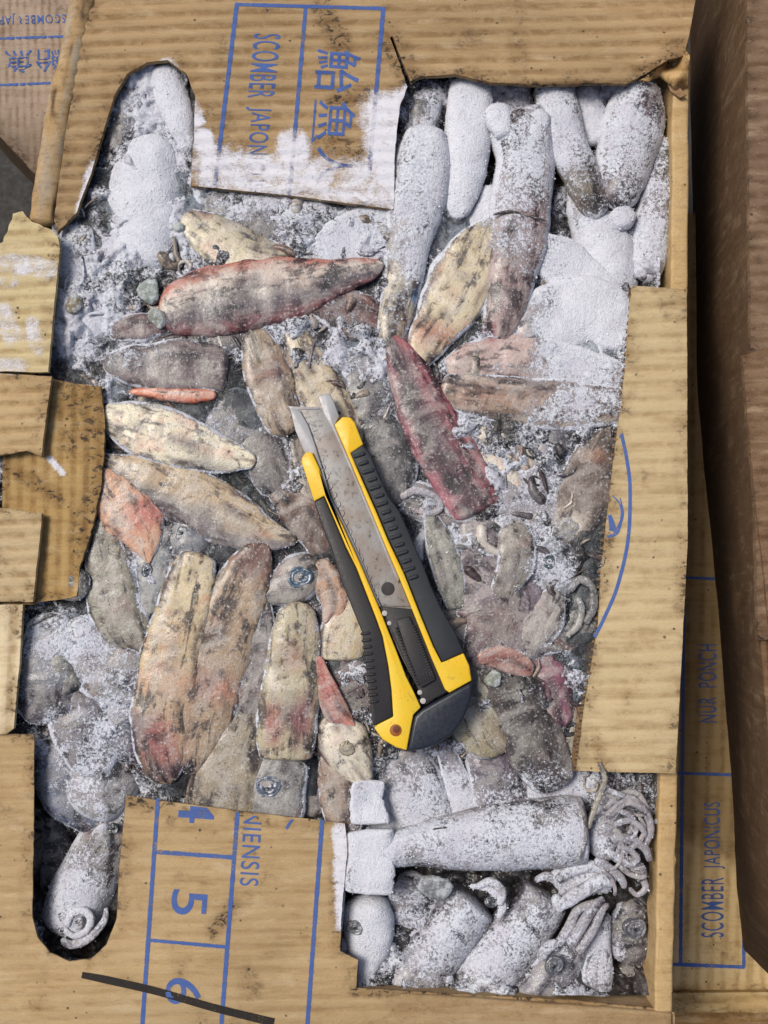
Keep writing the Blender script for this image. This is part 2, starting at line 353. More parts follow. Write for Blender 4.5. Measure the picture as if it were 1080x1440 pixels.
SQ = []
def Q(label, pts, z, col, fr=0.0, cat="squid", group="frozen squid packed in the carton", name="squid", **k):
    k.setdefault("seed", len(SQ)+1)
    fat = 1.12 if pts[0][1] > 250 else 1.06
    if pts[0][1] > 760 and 220 < pts[0][0] < 430: fat = 1.03
    if max(p[1] for p in pts) > 1110: fat = 1.05
    pts = [(p[0], p[1], p[2]*fat)+tuple(p[3:]) for p in pts]
    mid = 260 < pts[0][1] < 1100 and max(p[1] for p in pts) < 1200
    k.setdefault("hf", 0.32 if mid else .6); k.setdefault("ex", 3.3 if mid else 2.3)
    k["rough"] = k.get("rough", 1.0)*.62
    if mid and len(pts) > 3:      # bodies run on under their neighbours
        a, b = np.array(pts[0][:2]), np.array(pts[1][:2]); u = (a-b)/np.linalg.norm(a-b)
        c_, d_ = np.array(pts[-1][:2]), np.array(pts[-2][:2]); v = (c_-d_)/np.linalg.norm(c_-d_)
        pts = [(a[0]+u[0]*6, a[1]+u[1]*6, pts[0][2]*.9)]+[(p[0], p[1], p[2]*1.06)+tuple(p[3:]) for p in pts[1:-1]]+[(c_[0]+v[0]*8, c_[1]+v[1]*8, pts[-1][2]*.95)]
    k.setdefault("ends", (max(6, pts[0][2]*.55), max(6, pts[-1][2]*.55)))
    o = tube(name, pts, z, col, fr, **k); tag(o, label, cat, group); SQ.append(o); return o

def mat_eye():
    t = NT("squid_eye_lens"); c = t.attr("Col", True); n = t.noise(4, 4, .6); n2 = t.noise(2, 3, .6, off=.3)
    col = t.mix(t.ss(n, .52, .66, 0, .6), c, (.38, .41, .45, 1)); col = t.mix(t.ss(n2, .5, .36, 0, .6), col, (.03, .035, .04, 1))
    return t.out(Base_Color=col, Roughness=.18, Normal=t.bump(n2, .8, .5), Specular_IOR_Level=.7)
EYE = mat_eye()
def eye(parent, x, y, r, z, tint=(110, 130, 145), ecc=1.0, ang=0.0):
    """ringed eye: raised lid, groove, iris and lens"""
    R = np.linspace(0, 1, 18); th = np.linspace(0, 2*np.pi, 32, endpoint=False)
    prof = np.interp(R, [0, .12, .24, .32, .42, .55, .66, .78, .9, 1.0], [.30, .28, .20, .12, .18, .20, .12, .22, .14, -.5])
    tone = np.interp(R, [0, .14, .26, .34, .46, .58, .68, .82, 1.0], [.04, .08, .42, .25, .5, .62, .38, .6, .4])
    r = r*.8; z = z-3.5
    c = W(x, y, z)
    rr, tt = np.meshgrid(R, th, indexing='ij')
    wob = 1+.10*np.sin(tt*2+x)+.05*np.sin(tt*3+y)
    ox = rr*np.cos(tt)*r*wob; oy = rr*np.sin(tt)*r*wob*ecc
    ca, sa = math.cos(ang), math.sin(ang)
    P = np.stack([c[0]+ox*ca-oy*sa, c[1]+ox*sa+oy*ca, c[2]+np.broadcast_to((prof*r*.55)[:, None], rr.shape)], -1).reshape(-1, 3)
    P[:, 2] += fbm(P, 8, 3, 3)*5; P[:, :2] += np.stack([fbm(P, 9, 2, 8), fbm(P, 9, 2, 7)], 1)*4
    tl = lin(tint); tl = (tl*.6+tl.mean()*.4)*.8
    col = tl[None]*np.repeat(tone, 32)[:, None]*(1+fbm(P, 9, 3, 7)*1.5)[:, None]
    i = np.arange(17)[:, None]*32; j = np.arange(32)[None]; j2 = (j+1) % 32
    F = np.stack([i+j, i+j2, i+32+j2, i+32+j], -1).reshape(-1, 4)
    return mk("eye", P, [F], EYE, parent, {"Col": np.clip(col, 0, 1)}, origin=c)
def arm(parent, pts, z, col=(175, 170, 178), fr=.35, **k):
    k.setdefault("M", 14); k.setdefault("rim", .1); k.setdefault("ripple", .9); k.setdefault("rough", .45); k.setdefault("hf", .7); k.setdefault("ex", 2.2); k.setdefault("flat", 0)
    k.setdefault("seed", random.random()*50); k.setdefault("pool", .5)
    return tube("arm", pts, z, col, fr, parent=parent, **k)

# ---------------------------------------------------------------- cardboard sheets
def inpoly(px, py, poly):
    r = np.zeros(len(px), bool); n = len(poly)
    for i in range(n):
        x0, y0 = poly[i]; x1, y1 = poly[(i+1) % n]
        c = ((y0 > py) != (y1 > py))
        if y0 != y1: r ^= c & (px < (x1-x0)*(py-y0)/(y1-y0)+x0)
    return r
def segd(px, py, s):
    x0, y0, x1, y1 = s[:4]; dx, dy = x1-x0, y1-y0; L = dx*dx+dy*dy+1e-9
    t = np.clip(((px-x0)*dx+(py-y0)*dy)/L, 0, 1)
    return np.hypot(px-x0-t*dx, py-y0-t*dy)
CFR = [(300,238,545,262,36,.86),(412,205,416,225,26),(536,158,548,230,32),(566,150,562,280,26),(235,92,278,170,12),(283,195,300,235,18),(580,130,574,215,16),
       (130,230,112,300,7),(0,368,70,380,16,.62),(0,440,18,470,18,.6),(45,455,52,490,12,.6),(0,512,30,516,14,.62),(0,395,20,400,10,.5),(478,1165,484,1300,12),(70,645,88,665,5)]
WET = [(548,55,578,112,16),(600,112,690,118,12),(690,122,900,120,8),(135,540,150,640,24),(140,560,95,570,18),(140,600,100,620,16),(150,640,118,760,18),(470,140,520,133,12),(470,205,505,220,16),
       (455,15,480,60,14),(330,1270,300,1310,10),(478,1215,480,1330,12),(500,1392,930,1418,8),(905,105,960,70,14),(0,650,80,700,10),(940,330,952,400,10),(930,1200,925,1400,6),(175,1125,210,1130,12),(838,1040,850,1085,8)]
def cardmaps(px, py):
    f = np.zeros(len(px)); w = np.zeros(len(px))
    for s in CFR: f = np.maximum(f, (s[5] if len(s) > 5 else 1.)*sstep(s[4]*1.5, s[4]*.45, segd(px, py, s)))
    for s in WET: w = np.maximum(w, sstep(s[4]*1.8, s[4]*.2, segd(px, py, s)))
    return f, w
LAM = 18.5
def flute_of(px, py, fdir, lam=LAM):
    u = py if fdir == 'x' else px
    v = px if fdir == 'x' else py
    return np.sin(2*np.pi*(u+v*.035+4*np.sin(v/190.))/lam)
def outline(poly, rag, seed, step=4.0):
    out = []
    n = len(poly)
    for i in range(n):
        p = np.array(poly[i][:2], float); q = np.array(poly[(i+1) % n][:2], float)
        L = np.linalg.norm(q-p); k = max(1, int(L/step)); nrm = np.array([q[1]-p[1], p[0]-q[0]])/(L+1e-9)
        rg = poly[i][2] if len(poly[i]) > 2 else rag
        for j in range(k):
            a = p+(q-p)*j/k
            X = np.array([[a[0], a[1], seed*13.]])
            out.append(a+nrm*(fbm(X, 9, 3, 3)[0]*2.2*rg+fbm(X, 60, 2, 4)[0]*2.0*rg)*(0 if j == 0 and rg < .5 else 1))
    return np.array(out)
def sheet(name, poly, z, thick, tint, parent, label=None, fdir='x', amp=.9, rag=1.0, seed=1, grid=5.0, cut=(0, 0), lam=LAM, fk=1.0, dimming=None, extra=None, mat=None, fluting=False):
    """a piece of corrugated board; z may be a function of (px,py); poly corners may carry their own raggedness"""
    zf = z if callable(z) else (lambda x, y: x*0+z)
    O = outline(poly, rag, seed)
    x0, y0 = O.min(0); x1, y1 = O.max(0)
    gx, gy = np.meshgrid(np.arange(x0, x1, grid), np.arange(y0, y1, grid*.9)); gx = gx.ravel()+RNG.uniform(-.4, .4, gx.size); gy = gy.ravel()
    ins = inpoly(gx, gy, O)
    dmin = np.full(gx.shape, 1e9)
    G = np.stack([gx, gy], 1)[ins]
    # keep clear of the outline
    keep = np.ones(len(G), bool)
    cell = {}
    for p in O: cell.setdefault((int(p[0]//3), int(p[1]//3)), 1)
    for k in range(len(G)):
        a, b = int(G[k, 0]//3), int(G[k, 1]//3)
        if any((a+i, b+j) in cell for i in (-1, 0, 1) for j in (-1, 0, 1)): keep[k] = False
    G = G[keep]
    pts = [Vector(p) for p in O]+[Vector(p) for p in G]
    n = len(O)
    v, e, f, ov, oe, of = delaunay_2d_cdt(pts, [], [list(range(n))], 1, 1e-4)
    v2 = np.array([(p.x, p.y) for p in v])
    tri = np.array([t for t in f if len(t) == 3])
    a = v2[tri]
    area = (a[:, 1, 0]-a[:, 0, 0])*(a[:, 2, 1]-a[:, 0, 1])-(a[:, 1, 1]-a[:, 0, 1])*(a[:, 2, 0]-a[:, 0, 0])
    tri[area > 0] = tri[area > 0][:, ::-1]             # photo y runs down, so this turns faces up
    px, py = v2[:, 0], v2[:, 1]
    fl = flute_of(px, py, fdir, lam)
    P3 = np.stack([px, py, px*0+seed*7.], 1)
    zz = zf(px, py)+fl*amp+fbm(P3, 70, 2, 5)*4+fbm(P3, 9, 2, 6)*.7
    T = W(px, py, zz)
    B = W(px+cut[0], py+cut[1], zz-thick)
    # bottom follows the top straight down except for the slant of the cut
    B[:, :2] = T[:, :2]+np.array([cut[0], -cut[1]])
    # boundary edges
    ed = {}
    for t in tri:
        for i in range(3):
            k = (t[i], t[(i+1) % 3]); ed[k] = 1
    bd = np.array([k for k in ed if (k[1], k[0]) not in ed])
    N = len(v2)
    fr, wet = cardmaps(px, py)
    de = np.empty(N)
    for q in range(0, N, 2000): de[q:q+2000] = np.sqrt(((v2[q:q+2000, None]-O[None, ::2])**2).sum(-1).min(1))
    wet = np.maximum(wet, .95*sstep(24, 0, de)*sstep(-.12, .14, fbm(P3, 26, 3, 33)))
    wet = np.maximum(wet, .5*sstep(.09, .26, fbm(P3, 60, 5, 35)))
    if extra is not None: fr = np.maximum(fr, extra(px, py))
    c = np.tile(lin(tint), (N, 1))*(1+fbm(P3, 120, 2, 9)*.25)[:, None]
    V = np.concatenate([T, B, T[bd[:, 0]], B[bd[:, 0]], T[bd[:, 1]], B[bd[:, 1]]])
    nb = len(bd); k0 = 2*N; ar = np.arange(nb)
    sd_ = np.stack([k0+ar, k0+nb+ar, k0+3*nb+ar, k0+2*nb+ar], 1)
    idx = np.concatenate([np.arange(N), np.arange(N), bd[:, 0], bd[:, 0], bd[:, 1], bd[:, 1]])
    side = np.concatenate([np.ones(2*N), np.full(4*nb, .42)])
    at = {"Col": c[idx]*side[:, None]**0+0, "frost": fr[idx]*np.concatenate([np.ones(N), np.zeros(N+4*nb)]), "flute": (1-fk+fk*fl[idx])*np.concatenate([np.ones(2*N), np.zeros(4*nb)]), "wet": np.clip(wet[idx], 0, 1), "dimming": (dimming(px, py)[idx] if dimming else np.zeros(len(idx)))}
    o = mk(name, V, [tri, tri[:, ::-1]+N, sd_], mat or CARD, parent, at, origin=None if parent is None else np.array(parent.location)/S)
    if label: o["label"] = label
    if pool_card: 
        POOL.append((T[fr > .5]+np.array([0, 0, .3]), np.full((fr > .5).sum(), .5)))
    o_z = lambda x, y: zf(x, y)+flute_of(x, y, fdir, lam)*amp+fbm(np.stack([x, y, x*0+seed*7.], 1), 70, 2, 5)*4+fbm(np.stack([x, y, x*0+seed*7.], 1), 9, 2, 6)*.7
    SURF[o.name] = o_z
    if fluting:      # wavy middle paper, seen at the cut edge
        pass
    return o
pool_card = True
SURF = {}
def line_strip(p, q, w, step=2.5):
    p = np.array(p, float); q = np.array(q, float); L = np.linalg.norm(q-p); n = max(2, int(L/step))
    t = np.linspace(0, 1, n)[:, None]; c = p+(q-p)*t; nr = np.array([q[1]-p[1], p[0]-q[0]])/L
    jit = (np.random.default_rng(int(L*7)).uniform(-.35, .35, (n, 1)))
    a = c+nr*(w/2+jit); b = c-nr*(w/2+jit)
    V = np.stack([a, b], 1).reshape(-1, 2); i = np.arange(n-1)*2
    F = np.stack([i, i+1, i+3, i+2], 1)
    return V, F
def decal(name, pieces, flap, mat=INK, lift=.55, root=None):
    """flat print lying on a sheet: pieces = list of (2-D points, faces)"""
    zf = SURF[flap.name]; Vs = []; Fs = []; k = 0
    for V, F in pieces:
        F = np.asarray(F)
        Vs.append(V); Fs.append(F+k); k += len(V)
    V = np.concatenate(Vs); Z = zf(V[:, 0], V[:, 1])+lift
    P = W(V[:, 0], V[:, 1], Z); fr, _ = cardmaps(V[:, 0], V[:, 1])
    return mk(name, P, Fs, mat, flap, {"frost": fr}, origin=np.array(root.location)/S if root is not None else None, smooth=False)
def text2d(s, start, read, up, height, length, clip=None, cutstep=2.5, bold=.004):
    """letters as 2-D triangles; start = baseline start, read / up = unit directions on the sheet"""
    cu = bpy.data.curves.new("letters", 'FONT'); cu.body = s; cu.size = 1; cu.offset = bold; cu.space_character = 1.12
    to = bpy.data.objects.new("letters", cu); COL.objects.link(to)
    dg = bpy.context.evaluated_depsgraph_get(); dg.update()
    me = bpy.data.meshes.new_from_object(to.evaluated_get(dg))
    bpy.data.objects.remove(to); bpy.data.curves.remove(cu)
    bm = bmesh.new(); bm.from_mesh(me); bpy.data.meshes.remove(me)
    if not bm.verts: bm.free(); return None
    xs = [v.co.x for v in bm.verts]; ys = [v.co.y for v in bm.verts]
    x0, x1 = min(xs), max(xs); y0, y1 = min(ys), max(ys)
    read = np.array(read, float); up = np.array(up, float)
    for v in bm.verts:
        q = np.array(start)+read*(v.co.x-x0)/(x1-x0)*length+up*(v.co.y-y0)/(y1-y0)*height
        v.co = Vector((q[0], q[1], 0))
    ys = [v.co.y for v in bm.verts]
    for y in np.arange(min(ys), max(ys), cutstep):
        bmesh.ops.bisect_plane(bm, geom=bm.verts[:]+bm.edges[:]+bm.faces[:], plane_co=(0, y, 0), plane_no=(0, 1, 0), dist=1e-5)
    if clip:
        for (cx, cy, nx, ny) in clip:
            bmesh.ops.bisect_plane(bm, geom=bm.verts[:]+bm.edges[:]+bm.faces[:], plane_co=(cx, cy, 0), plane_no=(nx, ny, 0), clear_outer=True, dist=1e-5)
    bmesh.ops.triangulate(bm, faces=bm.faces[:]); bm.verts.index_update()
    V = np.array([(v.co.x, v.co.y) for v in bm.verts]); F = np.array([[v.index for v in f.verts] for f in bm.faces])
    bm.free()
    if len(F) == 0: return None
    a = V[F]; ar = (a[:, 1, 0]-a[:, 0, 0])*(a[:, 2, 1]-a[:, 0, 1])-(a[:, 1, 1]-a[:, 0, 1])*(a[:, 2, 0]-a[:, 0, 0])
    F[ar > 0] = F[ar > 0][:, ::-1]
    return V, F
def decal_all(name, pieces, flap, root, mat=INK, lift=.55):
    pieces = [p for p in pieces if p is not None]
    if "text" in name: return [decal(name, [p], flap, mat, lift, root) for p in pieces]
    q = [p for p in pieces if p[1].shape[1] == 4]; t = [p for p in pieces if p[1].shape[1] == 3]
    out = []
    for g in (q, t):
        if g: out.append(decal(name, g, flap, mat, lift, root))
    return out
def arc_strip(pts, w):
    C = catmull([(p[0], p[1], w if len(p) < 3 else p[2]) for p in pts], 2.5)
    d = np.gradient(C[:, :2], axis=0); d /= np.linalg.norm(d, axis=1)[:, None]; n = np.stack([d[:, 1], -d[:, 0]], 1)
    a = C[:, :2]+n*C[:, 2:3]/2; b = C[:, :2]-n*C[:, 2:3]/2
    V = np.stack([a, b], 1).reshape(-1, 2); i = np.arange(len(C)-1)*2
    return V, np.stack([i, i+1, i+3, i+2], 1)
def slab(name, top, zbot, tint, parent, mat=None, label=None, ztop=None, bev=2.5, wet=.15, sub=12):
    """upright board: top = list of (px,py,z) round its top edge; runs straight down to zbot"""
    pts = []
    n = len(top)
    for i in range(n):
        p, q = np.array(top[i], float), np.array(top[(i+1) % n], float); k = max(1, int(np.linalg.norm((q-p)[:2])/sub))
        for j in range(k): pts.append(p+(q-p)*j/k)
    pts = np.array(pts); P = W(pts[:, 0], pts[:, 1], pts[:, 2]); n = len(P)
    P[:, 2] += fbm(P, 20, 2, 3)*3; P[:, :2] += np.stack([fbm(P, 25, 2, 8), fbm(P, 25, 2, 7)], 1)*2.5
    lv = [0, -4, -14, -40, -90, -160, zbot]
    L = [P]
    for z in lv[1:]:
        R = P.copy(); R[:, 2] = np.minimum(P[:, 2], 0)+z if z != zbot else zbot
        R[:, :2] += np.stack([fbm(R, 60, 2, 8), fbm(R, 60, 2, 7)], 1)*2
        L.append(R)
    V = np.concatenate(L); i = np.arange(len(lv)-1)[:, None]*n; j = np.arange(n)[None]; j2 = (j+1) % n
    F = np.stack([i+j, i+n+j, i+n+j2, i+j2], -1).reshape(-1, 4)
    # orientation
    a = P; ar = np.sum(a[:, 0]*np.roll(a[:, 1], -1)-np.roll(a[:, 0], -1)*a[:, 1])
    capf = np.arange(n)[None]
    if ar < 0: capf = capf[:, ::-1]; F = F[:, ::-1]
    c = np.tile(lin(tint), (len(V), 1))
    o = mk(name, V, [F, capf], mat or CARD, parent, {"Col": c, "frost": np.zeros(len(V)), "flute": np.zeros(len(V)), "wet": np.full(len(V), wet)}, smooth=False, origin=np.array(parent.location)/S)
    if bev:
        b = o.modifiers.new("bevel", 'BEVEL'); b.width = bev*S; b.segments = 3; b.limit_method = 'ANGLE'; b.angle_limit = math.radians(50)
    if label: o["label"] = label
    return o

#==SCENE==
# ================================================================ the ground and the cartons round about
gp = np.array([[-6000, -6000, -640], [6000, -6000, -640], [6000, 6000, -640], [-6000, 6000, -640]], float)
GM = mat_simple("damp_concrete", (.03, .027, .025), .8, 14, .35, 2)
tag(mk("ground", gp, [np.array([[0, 1, 2, 3]])], GM, smooth=False), kind="structure")

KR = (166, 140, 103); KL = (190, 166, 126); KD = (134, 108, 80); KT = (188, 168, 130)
def plane(x, y): return x*0

# --- carton under ours (its printed top shows in the gap on the right)
zl = -300.
low = empty("cardboard_box", (420, -330, -600), "brown carton one layer down, its printed lid seen in the dark gap", "box", "fish cartons stacked together")
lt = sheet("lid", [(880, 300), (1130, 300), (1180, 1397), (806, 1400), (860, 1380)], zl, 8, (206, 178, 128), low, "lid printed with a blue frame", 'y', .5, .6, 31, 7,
           dimming=lambda x, y: .62*sstep(10, -14, y-(1175+.55*(x-960))+fbm(np.stack([x, y, x*0], 1), 40, 3, 5)*40))  # slanting shade of the gap painted into the lid colour
wl_ = [( 957, 560), (952, 1357)]
pieces = [line_strip((964, 560), (957, 1357), 5), line_strip((945, 1356), (1047, 1360), 5), line_strip((1046, 1250), (1046, 1362), 5), line_strip((950, 1087), (1042, 1090), 4.5), line_strip((958, 812), (1010, 814), 4)]
decal_all("printed_frame", pieces, lt, low)
decal_all("printed_text", [text2d("SCOMBER", (1018, 1318), (0, -1), (-1, 0), 32, 84), text2d("JAPONICUS", (1020, 1222), (0, -1), (-1, 0), 30, 94),
                           text2d("NUR  PONCH", (1008, 1016), (0, -1), (-1, 0), 26, 110)], lt, low)
sheet("front_rim", [(806, 1398, .3), (1180, 1394, .3), (1180, 1424, .5), (800, 1424, .5)], zl+14, 10, (190, 160, 108), low, None, 'x', .5, .4, 32, 8)
sheet("front_flap", [(800, 1420, .3), (1180, 1420, .3), (1180, 1500, .5), (800, 1500, .5)], zl-60, 8, (150, 116, 70), low, None, 'x', .5, .4, 33, 9)
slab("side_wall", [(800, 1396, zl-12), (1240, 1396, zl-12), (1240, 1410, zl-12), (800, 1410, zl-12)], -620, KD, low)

# --- neighbour on the right, its height raised so that it shades the gap
rb = empty("cardboard_box", (640, 200, -600), "brown carton across the dark gap, its side wall sloping down into shadow", "box", "fish cartons stacked together")
def ruled(name, A, B, tint, parent, n=60, m=26, seed=1, label=None, bulge=2.5, wet=.2):
    """wall between an upper line A and a lower line B (lists of (px,py,z))"""
    a = np.array(A, float); b = np.array(B, float)
    def rs(a):
        t = np.linspace(0, len(a)-1, n); i = np.minimum(t.astype(int), len(a)-2); f = (t-i)[:, None]; return a[i]*(1-f)+a[i+1]*f
    a = rs(a); b = rs(b); PA = W(a[:, 0], a[:, 1], a[:, 2]); PB = W(b[:, 0], b[:, 1], b[:, 2])
    t = np.linspace(0, 1, m)[None, :, None]; P = (PA[:, None]*(1-t)+PB[:, None]*t).reshape(-1, 3)
    P[:, 0] += fbm(P, 90, 2, seed)*bulge*2+fbm(P, 20, 2, seed+4)*2
    back = P.copy(); back[:, 0] += 9
    V = np.concatenate([P, back]); N = len(P)
    i = np.arange(n-1)[:, None]*m; j = np.arange(m-1)[None]
    F = np.stack([i+j, i+j+1, i+m+j+1, i+m+j], -1).reshape(-1, 4)
    rim = np.concatenate([[(k*m, (k+1)*m) for k in range(n-1)], [(k*m+m-1, (k+1)*m+m-1) for k in range(n-1)], [(k, k+1) for k in range(m-1)], [((n-1)*m+k, (n-1)*m+k+1) for k in range(m-1)]])
    S4 = np.stack([rim[:, 0], rim[:, 1], rim[:, 1]+N, rim[:, 0]+N], 1)
    wall_shade = np.clip(.15+.85*sstep(.25, .8, np.tile(np.linspace(0, 1, m), n)+fbm(P, 120, 3, 5)*.5), 0, 1)  # gap shade painted into the wall colour, deeper downwards
    at = {"dimming": np.concatenate([wall_shade, wall_shade]), "Col": np.tile(lin(tint), (2*N, 1)), "frost": np.zeros(2*N), "flute": np.zeros(2*N), "wet": np.full(2*N, wet)}
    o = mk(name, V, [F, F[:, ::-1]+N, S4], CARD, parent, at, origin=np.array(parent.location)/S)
    if label: o["label"] = label
    return o
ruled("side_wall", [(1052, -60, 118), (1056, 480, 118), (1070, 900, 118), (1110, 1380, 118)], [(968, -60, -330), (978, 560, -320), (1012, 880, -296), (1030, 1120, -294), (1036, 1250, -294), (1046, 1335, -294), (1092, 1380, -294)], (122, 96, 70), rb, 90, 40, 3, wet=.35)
sheet("lid", [(1050, -40), (1180, -40), (1180, 900), (1066, 900), (1056, 480)], 124, 10, (134, 110, 88), rb, None, 'x', .8, .8, 34, 8, dimming=lambda x, y: .25+0*x)
def fz(x, y): return 138-(1080-x)*.30-.02*(y-490)
sheet("torn_flap", [(1044, 500, 2.5), (1064, 492, 2), (1130, 478, 1), (1130, 1000, 1), (1092, 960, 1), (1066, 740, 1.2), (1054, 620, 1)], fz, 10, (130, 104, 80), rb, "torn flap hanging over the wall", 'x', .8, 1, 35, 6, dimming=lambda x, y: .25+0*x)

# --- neighbour at the upper left, a little lower
lb = empty("cardboard_box", (-560, 640, -600), "carton at the upper left with blue printing, standing lower beside the open box", "box", "fish cartons stacked together")
zlb = -150.
ll = sheet("lid", [(-120, -90, .3), (150, -90, .3), (110, 150, .3), (52, 246, .4), (0, 192, .4), (-120, 70, .4)], zlb, 9, (176, 158, 140), lb, "lid with blue lettering", 'y', .7, .6, 36, 5, lam=9, dimming=lambda x, y: .25+.5*sstep(130, 230, y))  # shade of the low-lying lid put into its colour, deepest at the near edge
decal_all("printed_frame", [line_strip((-60, 56), (95, 51), 3.4), line_strip((-60, 122), (88, 116), 3.4), line_strip((-60, -2), (110, -6), 3.4)], ll, lb)
decal_all("printed_text", [text2d("鮐魚", (90, 68), (-1, .04), (0, 1), 32, 84), text2d("SCOMBER JAPONICUS", (92, 16), (-1, .03), (0, 1), 16, 150)], ll, lb)
slab("side_wall", [(-120, 72, zlb-10), (0, 194, zlb-10), (50, 246, zlb-10), (70, 230, zlb-10), (70, 150, zlb-10), (-120, 50, zlb-10)], -620, (96, 76, 54), lb, wet=.5)

# ================================================================ the open carton
box = empty("cardboard_box", (-20, -30, -300), "open corrugated carton full of frozen squid, its lid cut open", "box", "fish cartons stacked together")
slab("wall", [(946, 60, 0), (969, 60, 0), (968, 400, 0), (966, 760, -4), (953, 1100, -2), (946, 1424, 0), (920, 1424, 0), (928, 1100, -2), (942, 760, -4), (944, 400, 0)], -296, (196, 168, 122), box, label="right wall with a rounded crushed top edge", bev=5, wet=.12)
slab("wall", [(500, 1393, 6), (946, 1424, 2), (946, 1500, 2), (500, 1500, 6)], -296, KR, box, label="near wall", bev=4)
slab("wall", [(100, -60, -16), (960, -60, -16), (960, -30, -16), (100, -30, -16)], -296, KR, box, label="far wall")
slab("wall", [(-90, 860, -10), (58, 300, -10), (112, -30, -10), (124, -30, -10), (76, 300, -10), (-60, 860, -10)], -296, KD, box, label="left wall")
# rolled left edge of the lid
cat_ = dict(flute=0., wet=.25)
tube("lid_fold", [(128, -40, 17), (104, 70, 19), (82, 180, 20), (62, 320, 21)], 14, (186, 156, 110), -1, parent=box, mat=CARD, hf=.9, ex=2.2, ends=(4, 4), M=30, step=4, rough=.55, rim=0, attrs=cat_, pool=0, origin=False)
# top flap with the finger notch
top = [(133, -40, .3), (985, -40, .3), (971, 40, .8), (962, 78, .8), (940, 84, 1), (908, 104, 1), (880, 117, 1.2), (830, 117, 1.2), (760, 119, 1.0), (690, 116, 1.2), (640, 104, 1.2), (590, 108, 1.2), (577, 114, 1.4),
       (565, 84, 1.6), (552, 52, 1.2), (549, 52, 1.2), (562, 90, 1.6), (573, 122, 1.6), (562, 150, 1.2), (556, 200, 1.2), (553, 294, .6), (410, 275, .5), (268, 261, .6), (272, 200, .8), (274, 135, .8), (262, 103, .8), (236, 84, .8), (206, 88, .8), (178, 104, .8),
       (160, 136, .8), (148, 175, .8), (128, 245, 1.2), (108, 298, 1.6), (80, 328, 1.6), (76, 310, .8), (90, 200, .3), (112, 70, .3)]
def topz(x, y):
    z = 9-6*sstep(135, 95, x-(y*-.2))
    z = z+11*np.exp(-((y-112)/26.)**2)*sstep(585, 650, x)*sstep(930, 860, x)-10*sstep(60, -40, y)
    z = z-2.5*np.exp(-((y-(134+.015*(x-300)))/5.)**2)*sstep(300, 420, x)*sstep(560, 540, x)
    return z+14*np.exp(-(((x-940)/30.)**2+((y-86)/16.)**2))
tf = sheet("lid_flap", top, topz, 9, KR, box, "far lid flap with a finger notch, blue print and a frosted torn strip", 'x', 1.3, .9, 2, 4.6)
fp = [line_strip((331, 6), (541, 12), 5), line_strip((333, 5), (302, 262), 6), line_strip((430, 8), (407, 275), 5.5), line_strip((539, 11), (519, 245), 6), line_strip((444, 140), (439, 200), 3), line_strip((440, 198), (446, 190), 3)]
decal_all("printed_frame", fp, tf, box)
rd = np.array([-.105, 1.0])
decal_all("printed_text", [text2d("SCOMBER", (357, 47), rd, (1, .03), 38, 90), text2d("JAPONICUS", (346, 150), rd, (1, .03), 36, 116), text2d("鮐", (446, 68), (-.08, 1), (1, .06), 62, 60),
                           text2d("魚", (449, 140), (-.08, 1), (1, .06), 52, 56), text2d("人", (446, 206), (-.08, 1), (1, .06), 52, 50)], tf, box)
# crumpled corner of the lid at the upper right
def crump(x, y): return 10+9*np.sin(x/7.+y/11.)+6*np.sin(y/6.-x/13.)
sheet("torn_corner", [(898, 112, 2), (930, 92, 2), (962, 62, 2), (970, 78, 1), (967, 120, 1.5), (957, 140, 2), (944, 118, 2), (928, 106, 2), (912, 116, 2)], crump, 4, (196, 164, 114), box, "crumpled torn corner of the lid", 'x', .3, 2, 9, 3.4)
sheet("torn_corner", [(936, 104, 1), (946, 112, 1), (966, 134, 1), (956, 138, 2), (942, 128, 2)], lambda x, y: 2+.3*(x-936), 3, (150, 120, 90), box, None, 'x', .2, 2, 10, 3)
# right flap, its free edge sagging on the catch
rf_poly = [(890, 402, 1.0), (966, 406, .8), (967, 760, .5), (950, 1088, .8), (900, 1086, 1.2), (812, 1084, 1.0), (822, 1000, .6), (842, 880, .6), (846, 800, .6), (862, 660, .6), (880, 520, .6), (886, 440, .6)]
def rfz(x, y): return 15-12*np.clip((952-x)/120., 0, 1)**1.3+3*np.sin(y/140.)
rf = sheet("lid_flap", rf_poly, rfz, 3, KT, box, "narrow right lid flap with part of a blue printed circle", 'x', .5, .8, 3, 4.2, cut=(-1, 0), lam=22, fk=.7)
